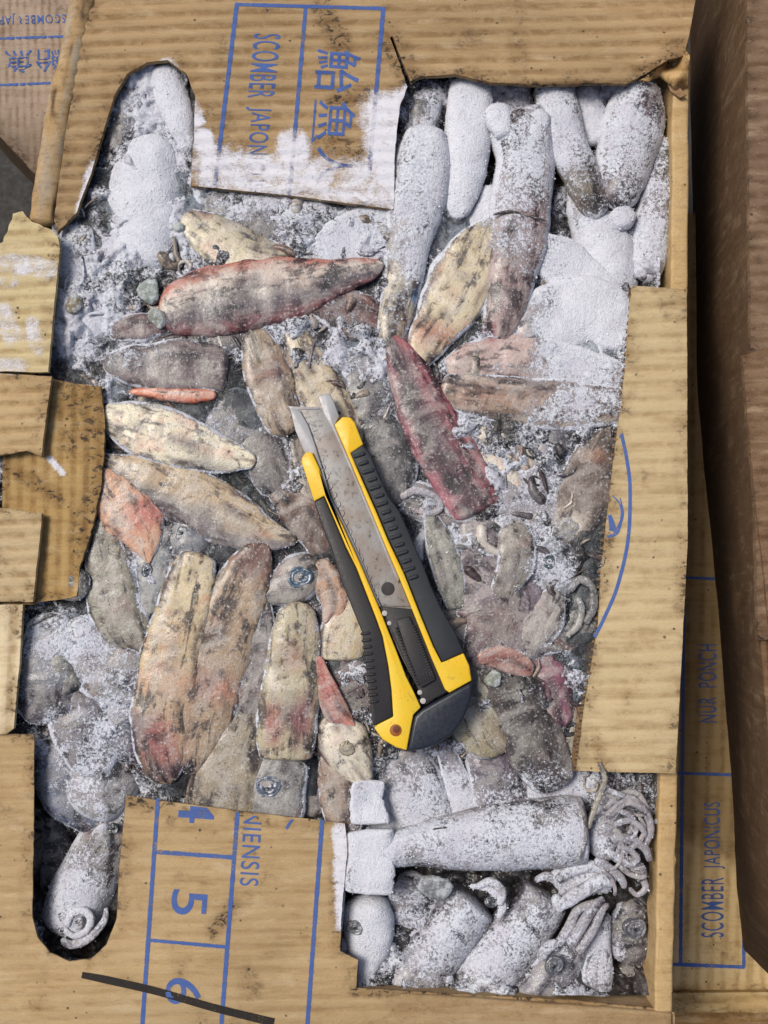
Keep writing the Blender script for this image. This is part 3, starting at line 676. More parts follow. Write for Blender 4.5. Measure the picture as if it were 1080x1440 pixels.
# liner and wavy middle of that flap where the slanting cut shows them
def off(poly, dx): return [(p[0]+(dx if p[0] < 895 and 405 < p[1] < 1085 else 0),)+tuple(p[1:]) for p in poly]
lin_ = sheet("liner", [(885, 405, .5), (915, 405, .5), (880, 760, .5), (840, 1083, .5), (802, 1084, .8), (811, 1000, .5), (831, 880, .5), (836, 800, .5), (853, 660, .5), (872, 520, .5), (880, 440, .5)],
             lambda x, y: rfz(np.maximum(x, 812), y)-12.5, 2, KD, rf, None, 'x', .4, .5, 4, 4.2, mat=None)
def core(name, line, zf, inner, parent, lam=11., amp=4.2, depth=26):
    """wavy middle paper of the board running along a cut line"""
    C = catmull([(p[0], p[1], 1) for p in line], 1.4); s = np.concatenate([[0], np.cumsum(np.linalg.norm(np.diff(C[:, :2], axis=0), axis=1))])
    k = np.linspace(0, 1, 4)
    px = C[:, 0][:, None]+inner[0]*depth*k; py = C[:, 1][:, None]+inner[1]*depth*k
    z = zf(px, py)+amp*np.sin(2*np.pi*s/lam)[:, None]
    P = W(px, py, z).reshape(-1, 3); n = len(C); i = np.arange(n-1)[:, None]*4; j = np.arange(3)[None]
    F = np.stack([i+j, i+j+1, i+4+j+1, i+4+j], -1).reshape(-1, 4)
    V = np.concatenate([P, P-np.array([0, 0, 1.1])]); N = len(P)
    o = mk(name, V, [F, F[:, ::-1]+N], CORE, parent, {}, origin=np.array(box.location)/S); return o
core("fluting", [(887, 408), (882, 450), (875, 520), (857, 660), (840, 800), (836, 880), (816, 1000), (807, 1080)], lambda x, y: rfz(np.maximum(x, 815), y)-7.5, (1, 0), rf)
ap = [(874, 610), (882, 650), (886, 690), (883, 760), (868, 825), (850, 868), (836, 896)]
decal_all("printed_logo", [arc_strip([(p[0], p[1], 5) for p in ap], 5), arc_strip([(861, 697, 1.6), (870, 706, 2), (874, 720, 2.5), (872, 738, 4), (866, 748, 9), (859, 749, 13), (855, 748, 15)], 4), arc_strip([(857, 724, 5), (860, 735, 8), (862, 745, 9)], 4), arc_strip([(872, 700, 1.5), (876, 722, 3), (870, 742, 5)], 3)], rf, box)
# near flap with the slot
bot = [(-60, 1034, .8), (-10, 1031, 1.2), (47, 1033, .8), (48, 1050, .7), (47, 1180, .7), (45, 1290, .7), (52, 1318, .7), (70, 1340, .7), (98, 1352, .7), (128, 1348, .7), (150, 1328, .7), (164, 1292, .7), (168, 1220, .7), (178, 1119, .5),
       (330, 1140, .4), (485, 1158, 1), (488, 1200, 1), (481, 1270, 1), (478, 1338, 1), (503, 1350, .8), (500, 1390, .8), (640, 1398, 1), (800, 1406, 1), (915, 1418, 1), (948, 1424, .6), (950, 1500, .3), (-60, 1500, .3)]
def botz(x, y): return 10+5*np.sin(x/160.)-10*sstep(520, 640, x)-4*sstep(1400, 1450, y)
bf = sheet("lid_flap", bot, botz, 3, (176, 150, 110), box, "near lid flap with a U-shaped slot, blue numbered squares and a black pen stroke", 'x', .4, .8, 5, 4.6, cut=(0, 0), fk=.55)
core("fluting", [(47.5, 1040), (47.5, 1180), (45.5, 1288), (53, 1318), (71, 1339), (98, 1351)], lambda x, y: botz(x, y)-7, (-.9, .1), bf, lam=9)
core("fluting", [(100, 1351), (128, 1347), (149, 1328), (163, 1293), (167, 1220), (177, 1124)], lambda x, y: botz(x, y)-7, (.9, .2), bf, lam=9)
sheet("liner", [(-60, 1036, .8), (46, 1036, .8), (46, 1180, .6), (44, 1290, .6), (52, 1321, .6), (70, 1342, .6), (98, 1354, .6), (128, 1350, .6), (151, 1329, .6), (166, 1293, .6), (170, 1220, .6), (180, 1122, .4),
      (330, 1142, .4), (486, 1162, 1), (488, 1200, 1), (480, 1338, 1), (504, 1352, .8), (500, 1420, .5), (500, 1500, .3), (-60, 1500, .3)], lambda x, y: botz(x, y)-12, 2.2, KD, bf, None, 'x', .4, .5, 6, 6)
n1 = [line_strip((222, 1123), (198, 1470), 6), line_strip((334, 1142), (309, 1470), 6), line_strip((453, 1153), (430, 1470), 6), line_strip((219, 1198), (330, 1206), 6), line_strip((209, 1322), (320, 1332), 5)]
decal_all("printed_frame", n1, bf, box)
cl = [(330, 1142, .12, -1)]
rb2 = np.array([-.07, 1.0])
decal_all("printed_text", [text2d("4", (253, 1112), rb2, (1, .07), 50, 44, clip=[(250, 1131, .12, -1)]), text2d("5", (242, 1250), rb2, (1, .07), 50, 35), text2d("6", (234, 1374), rb2, (1, .07), 50, 37),
                           text2d("NIENSIS", (343, 1140), (-.06, 1), (1, .06), 26, 105, clip=[(350, 1146, .12, -1)]), text2d("个", (384, 1120), (-.06, 1), (1, .06), 40, 46, clip=[(400, 1151, .12, -1)])], bf, box)
decal_all("marker_stroke", [arc_strip([(115, 1371, 9), (150, 1378, 11), (220, 1394, 11), (300, 1417, 11), (385, 1438, 12)], 11)], bf, box, MARK, .8)
# torn pieces at the left
sheet("torn_flap", [(-60, 380, 1), (4, 340, 2.5), (18, 300, 2.5), (32, 297, 2.5), (44, 312, 2.5), (66, 320, 2), (82, 332, 1.2), (84, 350, .5), (76, 430, .5), (68, 524, .6), (0, 522, .6), (-60, 522, .5)],
      lambda x, y: 26+.05*(x-40)-10*sstep(335, 300, y), 8, (200, 182, 140), box, "pale torn piece of lid streaked with frost", 'x', .8, 1, 11, 4)
sheet("torn_flap", [(-60, 526, .5), (0, 525, .8), (73, 529, .7), (66, 580, .7), (58, 642, 1.4), (38, 634, 1.6), (0, 641, 1.4), (-60, 641, 1)], lambda x, y: 24+x*.03, 8, (186, 160, 118), box, None, 'x', .8, 1, 12, 4)
sheet("torn_flap", [(-60, 716, 1.4), (0, 713, 1.4), (59, 722, .9), (54, 780, 1), (46, 846, 1), (0, 846, .6), (-60, 846, .5)], lambda x, y: 24-.0*x, 8, (190, 168, 130), box, None, 'x', .8, 1, 13, 4)
sheet("torn_flap", [(-60, 850, .5), (32, 850, .5), (27, 940, .6), (19, 1024, 1), (8, 1032, 1), (-60, 1031, .6)], lambda x, y: 22+x*0, 8, (210, 192, 158), box, "pale strip of torn lid", 'y', .6, .6, 14, 4, lam=26)
sheet("torn_flap", [(4, 600, .5), (20, 520, .5), (74, 533, .5), (110, 540, 1.3), (141, 543, 1.8), (149, 600, 2), (141, 690, 2), (128, 752, 2.0), (112, 800, 2.0), (108, 838, 2), (40, 850, 1), (20, 850, 1), (2, 850, .5)], lambda x, y: 8+x*.02, 8, (172, 142, 92), box, "stained lower layer of lid seen between the torn pieces", 'y', .4, 1, 15, 4)

# ================================================================ ice and slush between the squid
def bedz(px, py):
    z = -20+0*px
    for a, b, rx, ry, k in [(770, 230, 190, 160, -34), (720, 1250, 260, 130, -62), (110, 1230, 70, 130, -60), (100, 1090, 80, 50, -26), (260, 1110, 90, 30, -20), (720, 700, 110, 200, 8), (500, 520, 160, 100, 8),
                            (205, 280, 60, 90, 6), (110, 440, 50, 90, 8), (480, 340, 120, 50, 8), (90, 900, 60, 60, 8), (880, 1350, 60, 60, -40), (470, 1120, 30, 40, -16), (660, 1095, 140, 55, -30), (320, 920, 170, 150, -14), (300, 640, 160, 120, -6)]:
        z = z+k*np.exp(-(((px-a)/rx)**2+((py-b)/ry)**2)**1.5)
    return z
gx, gy = np.meshgrid(np.arange(-70, 985, 2.6), np.arange(-20, 1440, 2.6))
P0 = np.stack([gx, gy, gx*0], -1)
wxy = np.stack([fbm(P0, 60, 2, 41)*70, fbm(P0, 60, 2, 42)*70, gx*0], -1)
rdg = 1-np.abs(fbm(P0+wxy, 30, 2, 43))*6                # folds of skin and arms under the ice
zb = bedz(gx, gy)+10+fbm(P0, 46, 3, 1)*30+np.clip(rdg, -1, 1)*5+fbm(P0, 15, 3, 2)*17+fbm(P0, 5, 2, 3)*5
PB = W(gx, gy, zb).reshape(-1, 3); px_, py_ = gx.ravel(), gy.ravel()
lim = (px_ > np.interp(py_, [-30, 300, 860], [124, 76, -60])) & (PB[:, 0] < 398) & (py_ < 1402)
bc = .22*lin((104, 98, 98))*(1+fbm(PB, 24, 4, 11)*2.2)[:, None]*(.35+.65*sstep(-26, -6, PB[:, 2]-bedz(px_, py_)+0*px_+0))[:, None]**0
bc = bc*(1-sstep(.0, .16, fbm(PB, 70, 3, 21))[:, None]*.6)+.5*lin((88, 72, 56))*sstep(.0, .16, fbm(PB, 70, 3, 21))[:, None]*.6
bc = bc*(1-sstep(.06, .2, fbm(PB, 60, 3, 31))[:, None]*.6)+.5*lin((70, 50, 58))*sstep(.06, .2, fbm(PB, 60, 3, 31))[:, None]*.6
bc, bfst = maps(PB, np.clip(bc, .004, 1), 0.0)
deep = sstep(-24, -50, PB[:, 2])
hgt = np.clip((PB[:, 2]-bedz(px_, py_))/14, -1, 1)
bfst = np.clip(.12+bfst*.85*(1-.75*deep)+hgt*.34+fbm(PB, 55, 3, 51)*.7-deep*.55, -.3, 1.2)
nx, ny = gx.shape[1], gx.shape[0]
i = np.arange(ny-1)[:, None]*nx; j = np.arange(nx-1)[None]
FB = np.stack([i+j, i+nx+j, i+nx+j+1, i+j+1], -1).reshape(-1, 4)
FB = FB[lim[FB].all(1)]
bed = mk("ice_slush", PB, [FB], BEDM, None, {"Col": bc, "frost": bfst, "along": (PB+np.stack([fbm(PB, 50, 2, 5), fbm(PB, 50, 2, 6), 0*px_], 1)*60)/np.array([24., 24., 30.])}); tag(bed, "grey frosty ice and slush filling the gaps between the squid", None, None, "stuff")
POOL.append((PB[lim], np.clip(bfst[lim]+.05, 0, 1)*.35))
# ================================================================ the catch: upper left
WH = (188, 186, 190); GY = (120, 116, 120); TAN = (176, 152, 118); CRM = (208, 196, 170); DK = (66, 60, 66)
Q("slim white frosted squid fin tucked in the rounded end of the finger notch", [(228, 92, 16), (240, 130, 24), (256, 180, 18), (266, 215, 8)], -2, WH, .5)
Q("small grey squid end leaning on the left edge of the finger notch", [(205, 108, 16), (182, 150, 26), (166, 200, 20), (150, 250, 10)], -8, (128, 122, 124), .2)
Q("thick slab of snow-white squid below the finger notch", [(222, 188, 24), (212, 240, 46), (206, 290, 54), (208, 335, 50), (188, 380, 34)], 6, WH, .9, flat=.9, rim=.65, rough=1.5, ends=(26, 26))
Q("frosty grey squid against the pale torn flap at the left", [(112, 320, 20), (104, 380, 34), (112, 450, 36), (100, 505, 24)], -2, (140, 132, 128), .2, rough=1.6)
Q("cream squid under the lower edge of the printed flap", [(262, 306, 14), (292, 330, 30), (345, 358, 34), (400, 372, 22)], 2, (206, 192, 160), .05, band=[(-1, (128, 120, 110)), (0, (198, 184, 150)), (1, (214, 202, 172))])
Q("slate grey squid running below the frosted strip of the flap", [(290, 285, 14), (350, 300, 26), (420, 325, 26), (455, 345, 14)], 0, (112, 108, 108), .25, rough=1.4)
Q("lilac grey frosted squid below the right end of the printed strip", [(430, 372, 18), (480, 350, 36), (525, 322, 34), (550, 295, 16)], 2, (142, 132, 140), .42)
Q("big dark squid with red flanks and a white belly across the top of the block", [(232, 448, 22), (270, 433, 40), (340, 418, 44), (410, 406, 38), (470, 392, 24), (532, 374, 9)], 8, (170, 130, 120), -.1, rim=.15, flat=.8,
  band=[(-1, (168, 84, 66)), (-.75, (186, 118, 96)), (-.5, (206, 190, 176)), (-.15, (202, 188, 172)), (.08, (74, 72, 84)), (.5, (60, 60, 72)), (.8, (128, 80, 84)), (1, (120, 64, 66))], ends=(14, 30))
Q("short wine red scrap left of the big red flanked squid", [(152, 468, 10), (195, 462, 20), (238, 452, 14)], 0, (118, 74, 80), .15, rough=1.6)
Q("taupe mantle with squared end left of centre under the red flanked squid", [(150, 510, 14), (200, 514, 28), (260, 516, 33), (314, 520, 30)], 4, (134, 116, 116), .1, ends=(20, 8), ex=3)
Q("thin bright orange strip of squid skin left of the knife", [(188, 551, 4), (230, 554, 9), (275, 557, 9), (297, 556, 5)], 2, (206, 116, 74), -.1, rim=.05, group=None, hf=.7, band=[(-1, (196, 96, 60)), (0, (228, 150, 112)), (1, (188, 92, 58))])
Q("dark grey shrunken squid below the orange strip", [(200, 582, 12), (245, 580, 16), (292, 574, 14)], -10, (74, 68, 72), .05)
Q("wide cream squid with a pointed right end at the left of the block", [(148, 582, 14), (185, 598, 32), (245, 618, 35), (300, 636, 26), (352, 648, 8)], 6, (218, 208, 178), .1, rim=.65, flat=.8)
Q("long tan and slate squid below the cream one", [(148, 650, 10), (190, 668, 27), (250, 692, 38), (320, 728, 36), (375, 752, 20), (410, 760, 7)], 4, TAN, -.05, rim=.55, band=[(-1, (196, 172, 134)), (0, (182, 158, 126)), (.35, (104, 96, 98)), (.8, (88, 84, 96)), (1, (120, 110, 112))])
Q("wedge of orange pink squid pointing down at the left side", [(143, 664, 8), (160, 690, 28), (186, 722, 40), (202, 752, 26), (208, 786, 5)], 5, (200, 150, 116), -.15, rim=.55, flat=.9, rough=.7, ends=(10, 30))
Q("tan squid standing left of the knife tip", [(358, 470, 18), (372, 510, 28), (388, 560, 28), (402, 605, 22)], 3, (166, 144, 118), -.05, rim=.55)
Q("cream squid passing under the knife tip", [(412, 462, 14), (430, 505, 24), (456, 555, 30), (476, 600, 30), (488, 650, 22)], 2, (186, 168, 134), 0., rim=.45)
Q("grey freckled lump left of the knife blade", [(315, 560, 20), (345, 590, 36), (372, 640, 34), (390, 690, 20)], -2, (122, 116, 116), .25, rough=1.7)
Q("brown shred of squid between the knife and the long tan squid", [(388, 690, 14), (412, 712, 22), (440, 740, 24), (452, 775, 14)], -2, (122, 84, 70), .0, rough=1.6)
sq = Q("frosty grey squid head right of the knife tip, with a curled eye rim", [(490, 490, 16), (516, 530, 30), (530, 565, 34), (528, 598, 24)], 2, (136, 136, 138), .32); eye(sq, 522, 575, 15, 0, (150, 160, 166))
Q("dark grey rounded squid body right of the black grip", [(528, 590, 22), (546, 630, 34), (552, 670, 30), (548, 705, 14)], 4, (104, 104, 106), .18, rim=.65)
sq = Q("coiled grey tentacles in a clump right of the knife grip", [(560, 690, 12), (590, 705, 26), (622, 725, 18)], 0, (108, 104, 110), .2, name="squid")
arm(sq, [(562, 700, 5), (585, 690, 6), (612, 700, 5.5), (618, 716, 5), (598, 722, 4), (578, 714, 3)], 4); arm(sq, [(600, 745, 4), (588, 765, 7), (590, 790, 6)], 2, (206, 206, 206), .5); arm(sq, [(625, 712, 4), (640, 728, 6), (658, 730, 5), (672, 722, 3)], 2, (196, 192, 192), .4)
Q("long maroon squid strip with a squared lower end right of the knife", [(553, 476, 9), (572, 520, 25), (598, 580, 34), (630, 640, 36), (662, 700, 33), (670, 716, 30)], 9, (140, 76, 88), -.2, rim=.32, flat=.9, ends=(22, 6), ex=3.2,
  band=[(-1, (164, 96, 104)), (-.6, (168, 92, 98)), (-.2, (96, 62, 72)), (.2, (58, 48, 56)), (.55, (84, 58, 68)), (1, (176, 112, 122))])
# ================================================================ upper right
Q("white squid column hanging along the torn right end of the printed flap", [(600, 176, 22), (594, 225, 38), (585, 280, 40), (574, 340, 32), (566, 400, 26), (552, 460, 22), (545, 500, 10)], 12, (190, 180, 158), .3, ends=(12, 20))
Q("blunt white squid top left of the lobed one", [(664, 110, 26), (660, 150, 31), (656, 210, 32), (650, 270, 24), (640, 310, 14)], 2, WH, .5, ends=(14, 20))
sq = Q("largest white squid of the top row with a lobed fin and a crease", [(722, 156, 34), (732, 185, 42), (738, 230, 40), (732, 290, 42), (726, 340, 41), (716, 395, 36), (708, 440, 30), (702, 480, 18)], 12, (170, 144, 140), .05, flat=.85, ends=(10, 24), rim=.55)
tube("fin", [(700, 144, 14), (702, 165, 20), (710, 195, 12)], 11, WH, .9, parent=sq, flat=.8); tube("fin", [(752, 152, 16), (752, 172, 21), (746, 205, 10)], 11, WH, .9, parent=sq, flat=.8)
tube("crease", [(693, 302, 1.2), (715, 298, 2.6), (740, 302, 1.5), (768, 311, 1.2)], 13.5, (70, 62, 62), -.5, parent=sq, rim=0, pool=0)
Q("grey squid seen deep between two white ones under the far flap", [(712, 112, 18), (722, 140, 26), (728, 175, 20)], -26, (140, 138, 142), .3)
Q("white squid bending down from the far flap into a bare tan patch", [(776, 112, 26), (784, 150, 29), (798, 205, 28), (816, 245, 26), (832, 285, 22), (838, 310, 14)], 2, (150, 134, 116), .3, ends=(12, 18), rim=.15)
Q("plump white squid below the bare tan patch at the upper right", [(812, 262, 14), (826, 300, 25), (846, 345, 34), (862, 395, 30), (872, 425, 16)], -8, WH, .5, hf=.75, ex=2.1)
Q("bright white squid with a dark lower tip against the right wall", [(902, 112, 22), (892, 160, 40), (880, 215, 41), (872, 258, 32), (868, 296, 18)], 6, (150, 130, 136), .25, hf=.7, ex=2.1, ends=(12, 20))
Q("white frosted fin scraps between the two upper right squid", [(822, 118, 14), (828, 160, 24), (842, 205, 18)], -18, WH, .6, rough=1.7)
Q("small white rounded tip under the dark ended squid", [(858, 318, 12), (876, 306, 16), (890, 294, 10)], -4, WH, .6, hf=.9)
Q("brown topped squid with a white lower half squeezed beside the right wall", [(932, 192, 7), (930, 240, 20), (922, 300, 27), (912, 360, 27), (902, 400, 18)], -12, (150, 136, 116), .3, hf=.8, ex=2.1)
Q("bluish white fin lying slanted above the snow patch", [(752, 335, 10), (780, 362, 30), (820, 392, 28), (866, 414, 10)], -6, (160, 166, 182), .45, flat=.9)
Q("beige and orange squid with a straight frost line across it", [(690, 312, 8), (672, 345, 28), (652, 390, 42), (625, 440, 36), (602, 480, 24), (586, 514, 10)], 4, (196, 180, 146), .0, rim=.6, flat=.9, ends=(18, 20))
sq = Q("dark narrow squid with a pale blue eye beside the beige one", [(604, 390, 8), (592, 412, 14), (580, 445, 14), (570, 472, 8)], -6, (72, 72, 84), .2); eye(sq, 590, 412, 11, -4, (90, 150, 210), 1.2)
Q("frosted grey scraps beneath the crack in the far flap", [(585, 128, 14), (596, 150, 24), (590, 190, 18)], -12, (120, 118, 118), .2, rough=1.8)
Q("freckled dark squid lying deep between the white columns", [(690, 260, 8), (684, 300, 20), (660, 340, 26), (620, 380, 18)], -14, (100, 98, 108), .35)
Q("thick snow patch of squid beside the right flap", [(728, 470, 20), (770, 448, 40), (830, 440, 44), (888, 470, 28)], 3, WH, .7, flat=.9, rough=1.5)
Q("pinkish frosted squid lying flat below the snow patch", [(632, 520, 14), (680, 505, 27), (740, 505, 30), (800, 520, 30), (870, 535, 26)], 4, (186, 160, 152), .25, rim=.55)
Q("brown backed squid with a white frosted tail right of the maroon strip", [(624, 548, 18), (670, 556, 28), (740, 566, 31), (810, 570, 32), (872, 570, 24)], 7, (166, 138, 116), .12, rim=.6, band=[(-1, (190, 178, 168)), (0, (164, 132, 112)), (.6, (140, 120, 100)), (1, (180, 170, 160))])
sq = Q("two thick cream tentacles curled right of the maroon strip", [(664, 606, 10), (698, 614, 17), (728, 634, 17), (742, 656, 9)], 3, (200, 190, 170), .15, hf=.8)
arm(sq, [(672, 640, 8), (694, 650, 11), (716, 668, 12), (728, 690, 10), (722, 705, 5)], 2, (204, 194, 176), .15); arm(sq, [(745, 600, 6), (762, 622, 9), (760, 645, 8)], 0, (170, 162, 168), .35)
Q("grey crusted squid filling the space left of the brown one by the right flap", [(740, 620, 20), (775, 625, 34), (800, 640, 30)], -4, (112, 112, 122), .3, rough=1.8)
Q("brown squid with a white end beside the blue printed circle", [(872, 606, 14), (850, 640, 34), (822, 690, 40), (800, 735, 33), (788, 762, 14)], 0, (124, 104, 90), .0, rim=.45)
Q("snowy heap of squid below the cream tentacles", [(670, 730, 20), (720, 712, 40), (770, 700, 42), (800, 685, 20)], 2, (160, 152, 158), .45, rough=1.7)
Q("narrow greenish grey squid beside the ridged knife grip", [(606, 730, 10), (618, 765, 18), (632, 810, 19), (640, 850, 10)], 4, (142, 142, 130), .15, rim=.65)
sq = Q("squid head with a small dark eye above the purple body", [(640, 752, 18), (672, 752, 32), (704, 770, 26)], 4, (130, 122, 128), .2, hf=.6); eye(sq, 678, 758, 13, 8, (80, 110, 112))
Q("olive tan stub standing in the middle of the grey heads", [(718, 742, 18), (726, 770, 23), (722, 800, 21), (704, 832, 14)], 10, (142, 134, 122), .08)
sq = Q("bluish frosted squid head with a round eye near the right flap", [(742, 752, 16), (764, 775, 32), (780, 808, 28), (782, 832, 14)], 3, (140, 146, 158), .32, hf=.6); eye(sq, 772, 790, 13, 6, (96, 130, 142))
Q("large purple grey squid body right of the knife handle", [(648, 780, 20), (676, 812, 46), (702, 850, 58), (696, 892, 46), (672, 932, 22)], 5, (136, 120, 130), .12, rough=1.4)
Q("pale squid flank below the round eyed head", [(782, 835, 10), (766, 860, 28), (750, 885, 26), (728, 900, 12)], 4, (164, 156, 150), .25)
sq = Q("dark greenish tentacle bundle tucked under the right flap", [(822, 800, 14), (826, 840, 26), (812, 880, 26), (780, 912, 16)], -4, (104, 106, 104), .15, hf=.8)
arm(sq, [(800, 832, 5), (815, 815, 6), (832, 826, 6), (834, 855, 6), (822, 878, 5)], 4, (128, 130, 128), .2); arm(sq, [(812, 840, 4), (818, 856, 5), (812, 880, 5), (796, 895, 4)], 5, (140, 140, 136), .25)
Q("speckled grey squid below the purple body", [(690, 910, 14), (722, 904, 26), (758, 892, 28), (790, 900, 14)], 1, (124, 118, 120), .2)
Q("dark backed squid sloping away below the knife end cap", [(688, 928, 16), (708, 965, 32), (734, 1015, 36), (762, 1065, 34), (780, 1104, 24)], 0, (92, 80, 78), .0, rim=.25, ends=(18, 14))
Q("olive tan squid emerging from under the black end cap", [(652, 930, 18), (664, 975, 32), (682, 1020, 38), (700, 1055, 28)], -1, (162, 150, 118), -.05, rim=.45)
Q("purple frosted squid with a torn end below the olive tan one", [(680, 1044, 28), (694, 1085, 37), (708, 1130, 38), (716, 1170, 28)], -16, (110, 94, 116), .15, hf=.8)
Q("pink squid scrap beside the right flap", [(750, 924, 10), (770, 950, 24), (782, 985, 22), (790, 1015, 10)], -4, (148, 96, 112), -.05)
Q("speckled cream tentacle wedge against the cut edge of the right flap", [(808, 930, 10), (806, 970, 22), (800, 1020, 20), (796, 1060, 10)], -10, (150, 140, 116), .1, rough=1.7)
Q("shred of red flesh right of the knife end", [(676, 926, 6), (698, 924, 13), (724, 932, 15), (744, 942, 8)], 5, (146, 82, 72), -.1, group=None, rough=1.4, band=[(-1, (186, 150, 136)), (0, (138, 66, 58)), (1, (170, 136, 124))])
# ================================================================ left and lower left columns
Q("tan grey squid column beside the stained cardboard", [(146, 736, 10), (150, 785, 26), (162, 850, 32), (182, 905, 32), (196, 935, 14)], 3, (146, 140, 122), .08, rim=.6)
sq = Q("pale blue grey squid with a tiny eye left of the beige column", [(238, 748, 12), (218, 780, 22), (214, 820, 18), (210, 856, 8)], 0, (136, 142, 146), .22); eye(sq, 206, 802, 11, 4, (120, 136, 150))
Q("dark frosted hollow squid between the two left columns", [(186, 790, 10), (196, 830, 20), (204, 870, 16)], -14, (74, 74, 86), .3, rough=1.8)
sq = Q("blue grey squid head with two eyes above the beige column", [(242, 738, 18), (266, 755, 30), (294, 772, 20)], 2, (122, 130, 142), .25, hf=.6); eye(sq, 256, 750, 13, 4, (110, 130, 150)); eye(sq, 268, 774, 8, 5, (100, 120, 135))
Q("broad beige squid column with a pink lower end", [(280, 783, 25), (270, 815, 33), (256, 870, 38), (242, 930, 42), (230, 990, 42), (226, 1045, 36), (236, 1095, 22)], 9, (190, 170, 130), -.12, rim=.6, flat=.8, ends=(7, 22), ex=3.2)
Q("tan squid column with a rusty top second from the beige one", [(372, 770, 14), (350, 805, 33), (324, 865, 44), (304, 925, 45), (290, 985, 42), (276, 1045, 30), (268, 1082, 12)], 7, (170, 144, 114), -.1, rim=.6, flat=.8, ends=(18, 20), ex=3)
sq = Q("narrow grey squid with a sunken ringed eye between two columns", [(372, 835, 8), (366, 880, 20), (366, 930, 26), (362, 975, 30), (350, 1005, 18)], 2, (142, 136, 132), .1, rim=.55, ex=3); eye(sq, 366, 950, 19, 1, (116, 120, 130))
Q("tan flattened squid whose end goes under the near flap", [(352, 985, 22), (338, 1030, 40), (322, 1085, 46), (312, 1140, 46), (308, 1170, 30)], 3, (158, 144, 118), -.05, rim=.25, ex=3)
Q("greenish beige squid column with red patches left of the knife", [(420, 852, 22), (416, 900, 33), (410, 960, 37), (404, 1015, 40), (402, 1062, 37)], 8, (176, 164, 132), -.12, rim=.55, flat=.85, ends=(14, 6), ex=3.2)
sq = Q("squid head with a pale blue ringed eye at the cut edge of the near flap", [(404, 1066, 32), (392, 1100, 38), (382, 1140, 40), (378, 1165, 26)], 3, (140, 138, 136), .12, ends=(8, 14), ex=3); eye(sq, 378, 1106, 23, 4, (120, 142, 178))
sq = Q("squid head with a bright blue ringed eye left of the knife", [(376, 838, 10), (400, 826, 26), (424, 808, 32), (442, 792, 18)], 6, (150, 144, 136), .15, hf=.6); eye(sq, 422, 812, 22, 9, (70, 128, 168))
Q("small peach squid against the left black grip", [(452, 792, 10), (464, 820, 19), (470, 850, 17), (462, 872, 6)], 3, (186, 148, 118), -.05)
Q("cream and yellow squid with a cut end beside the lower left grip", [(500, 846, 14), (488, 875, 27), (482, 905, 30), (482, 922, 26)], 3, (196, 178, 136), -.15, ends=(14, 5), ex=3, rough=.6, band=[(-1, (168, 146, 100)), (0, (200, 184, 146)), (1, (208, 198, 174))])
Q("dark maroon squid beneath the lower left grip", [(486, 918, 24), (500, 955, 34), (518, 1000, 30), (526, 1040, 14)], -6, (92, 56, 62), -.05)
Q("thin red pointed sliver beside the white flesh", [(449, 928, 4), (458, 960, 11), (472, 1000, 15), (492, 1030, 10)], 6, (184, 116, 100), -.15, group=None, rim=.2, band=[(-1, (196, 130, 110)), (0, (176, 92, 84)), (1, (150, 118, 100))])
sq = Q("waxy white piece of squid flesh with a hollow below the knife", [(468, 1008, 17), (480, 1035, 30), (496, 1066, 26), (512, 1096, 9)], 9, (206, 196, 174), -.4, rim=-.1, rough=.35, hf=.7)
tube("hollow", [(478, 1046, 6), (488, 1052, 11), (496, 1046, 6)], 12, (162, 148, 106), -.6, parent=sq, rim=0, pool=0, rough=.3, hf=.3)
Q("tan squid tail below the white flesh", [(464, 1062, 14), (474, 1100, 24), (484, 1150, 24), (486, 1175, 14)], -2, (160, 132, 110), -.05)
Q("dark purple squid nearly hidden at the cut edge of the near flap", [(440, 1078, 12), (442, 1110, 22), (444, 1150, 20)], -14, (82, 62, 70), .0)
Q("rust and grey squid under the thin tail of the big red flanked one", [(430, 420, 14), (480, 436, 26), (530, 450, 24), (556, 474, 12)], 1, (140, 92, 84), .15, rough=1.4)
Q("dark frosted squid between the pale torn flap and the wine red scrap", [(96, 400, 12), (140, 425, 28), (176, 434, 18)], -3, (84, 80, 84), .25, rough=1.6)
Q("grey brown squid squeezed above the taupe mantle", [(170, 480, 8), (230, 486, 16), (310, 480, 18), (352, 470, 8)], -4, (110, 96, 92), .2, rough=1.5)
Q("pale grey squid end between the cream one and the freckled lump", [(290, 588, 14), (320, 600, 22), (350, 624, 14)], -2, (140, 136, 134), .3)
Q("dark slate squid under the lower edge of the long tan one", [(240, 730, 10), (300, 768, 20), (350, 778, 14)], -8, (60, 60, 70), .1)
Q("purple brown squid between the maroon strip and the snowy heap", [(610, 690, 12), (640, 720, 24), (670, 744, 16)], -2, (96, 72, 82), .15, rough=1.5)
Q("grey squid hidden under the greenish one beside the knife", [(640, 840, 14), (650, 880, 26), (664, 910, 18)], -3, (80, 74, 80), .1)
Q("ochre squid wedge left of the pink scrap", [(730, 920, 12), (744, 960, 20), (752, 1000, 14)], -6, (140, 118, 88), .05)
Q("speckled dark squid beside the right flap below the brown one", [(838, 740, 14), (822, 775, 26), (808, 800, 16)], -6, (60, 62, 72), .2, rough=1.6)
Q("frosted grey squid above the tip of the maroon strip", [(562, 430, 12), (545, 475, 22), (536, 515, 14)], -3, (130, 126, 130), .3, rough=1.5)
Q("tan grey squid running under the knife from its left side", [(420, 620, 14), (440, 680, 24), (470, 740, 24), (500, 800, 16)], -4, (140, 118, 100), .0)
Q("brown squid pinned under the lower part of the ridged grip", [(590, 830, 14), (618, 880, 24), (645, 930, 18)], -8, (84, 60, 58), .0)
Q("olive grey squid between the beige column and the left heap", [(196, 900, 14), (204, 950, 20), (206, 1000, 14)], -5, (110, 106, 92), .2, rough=1.5)
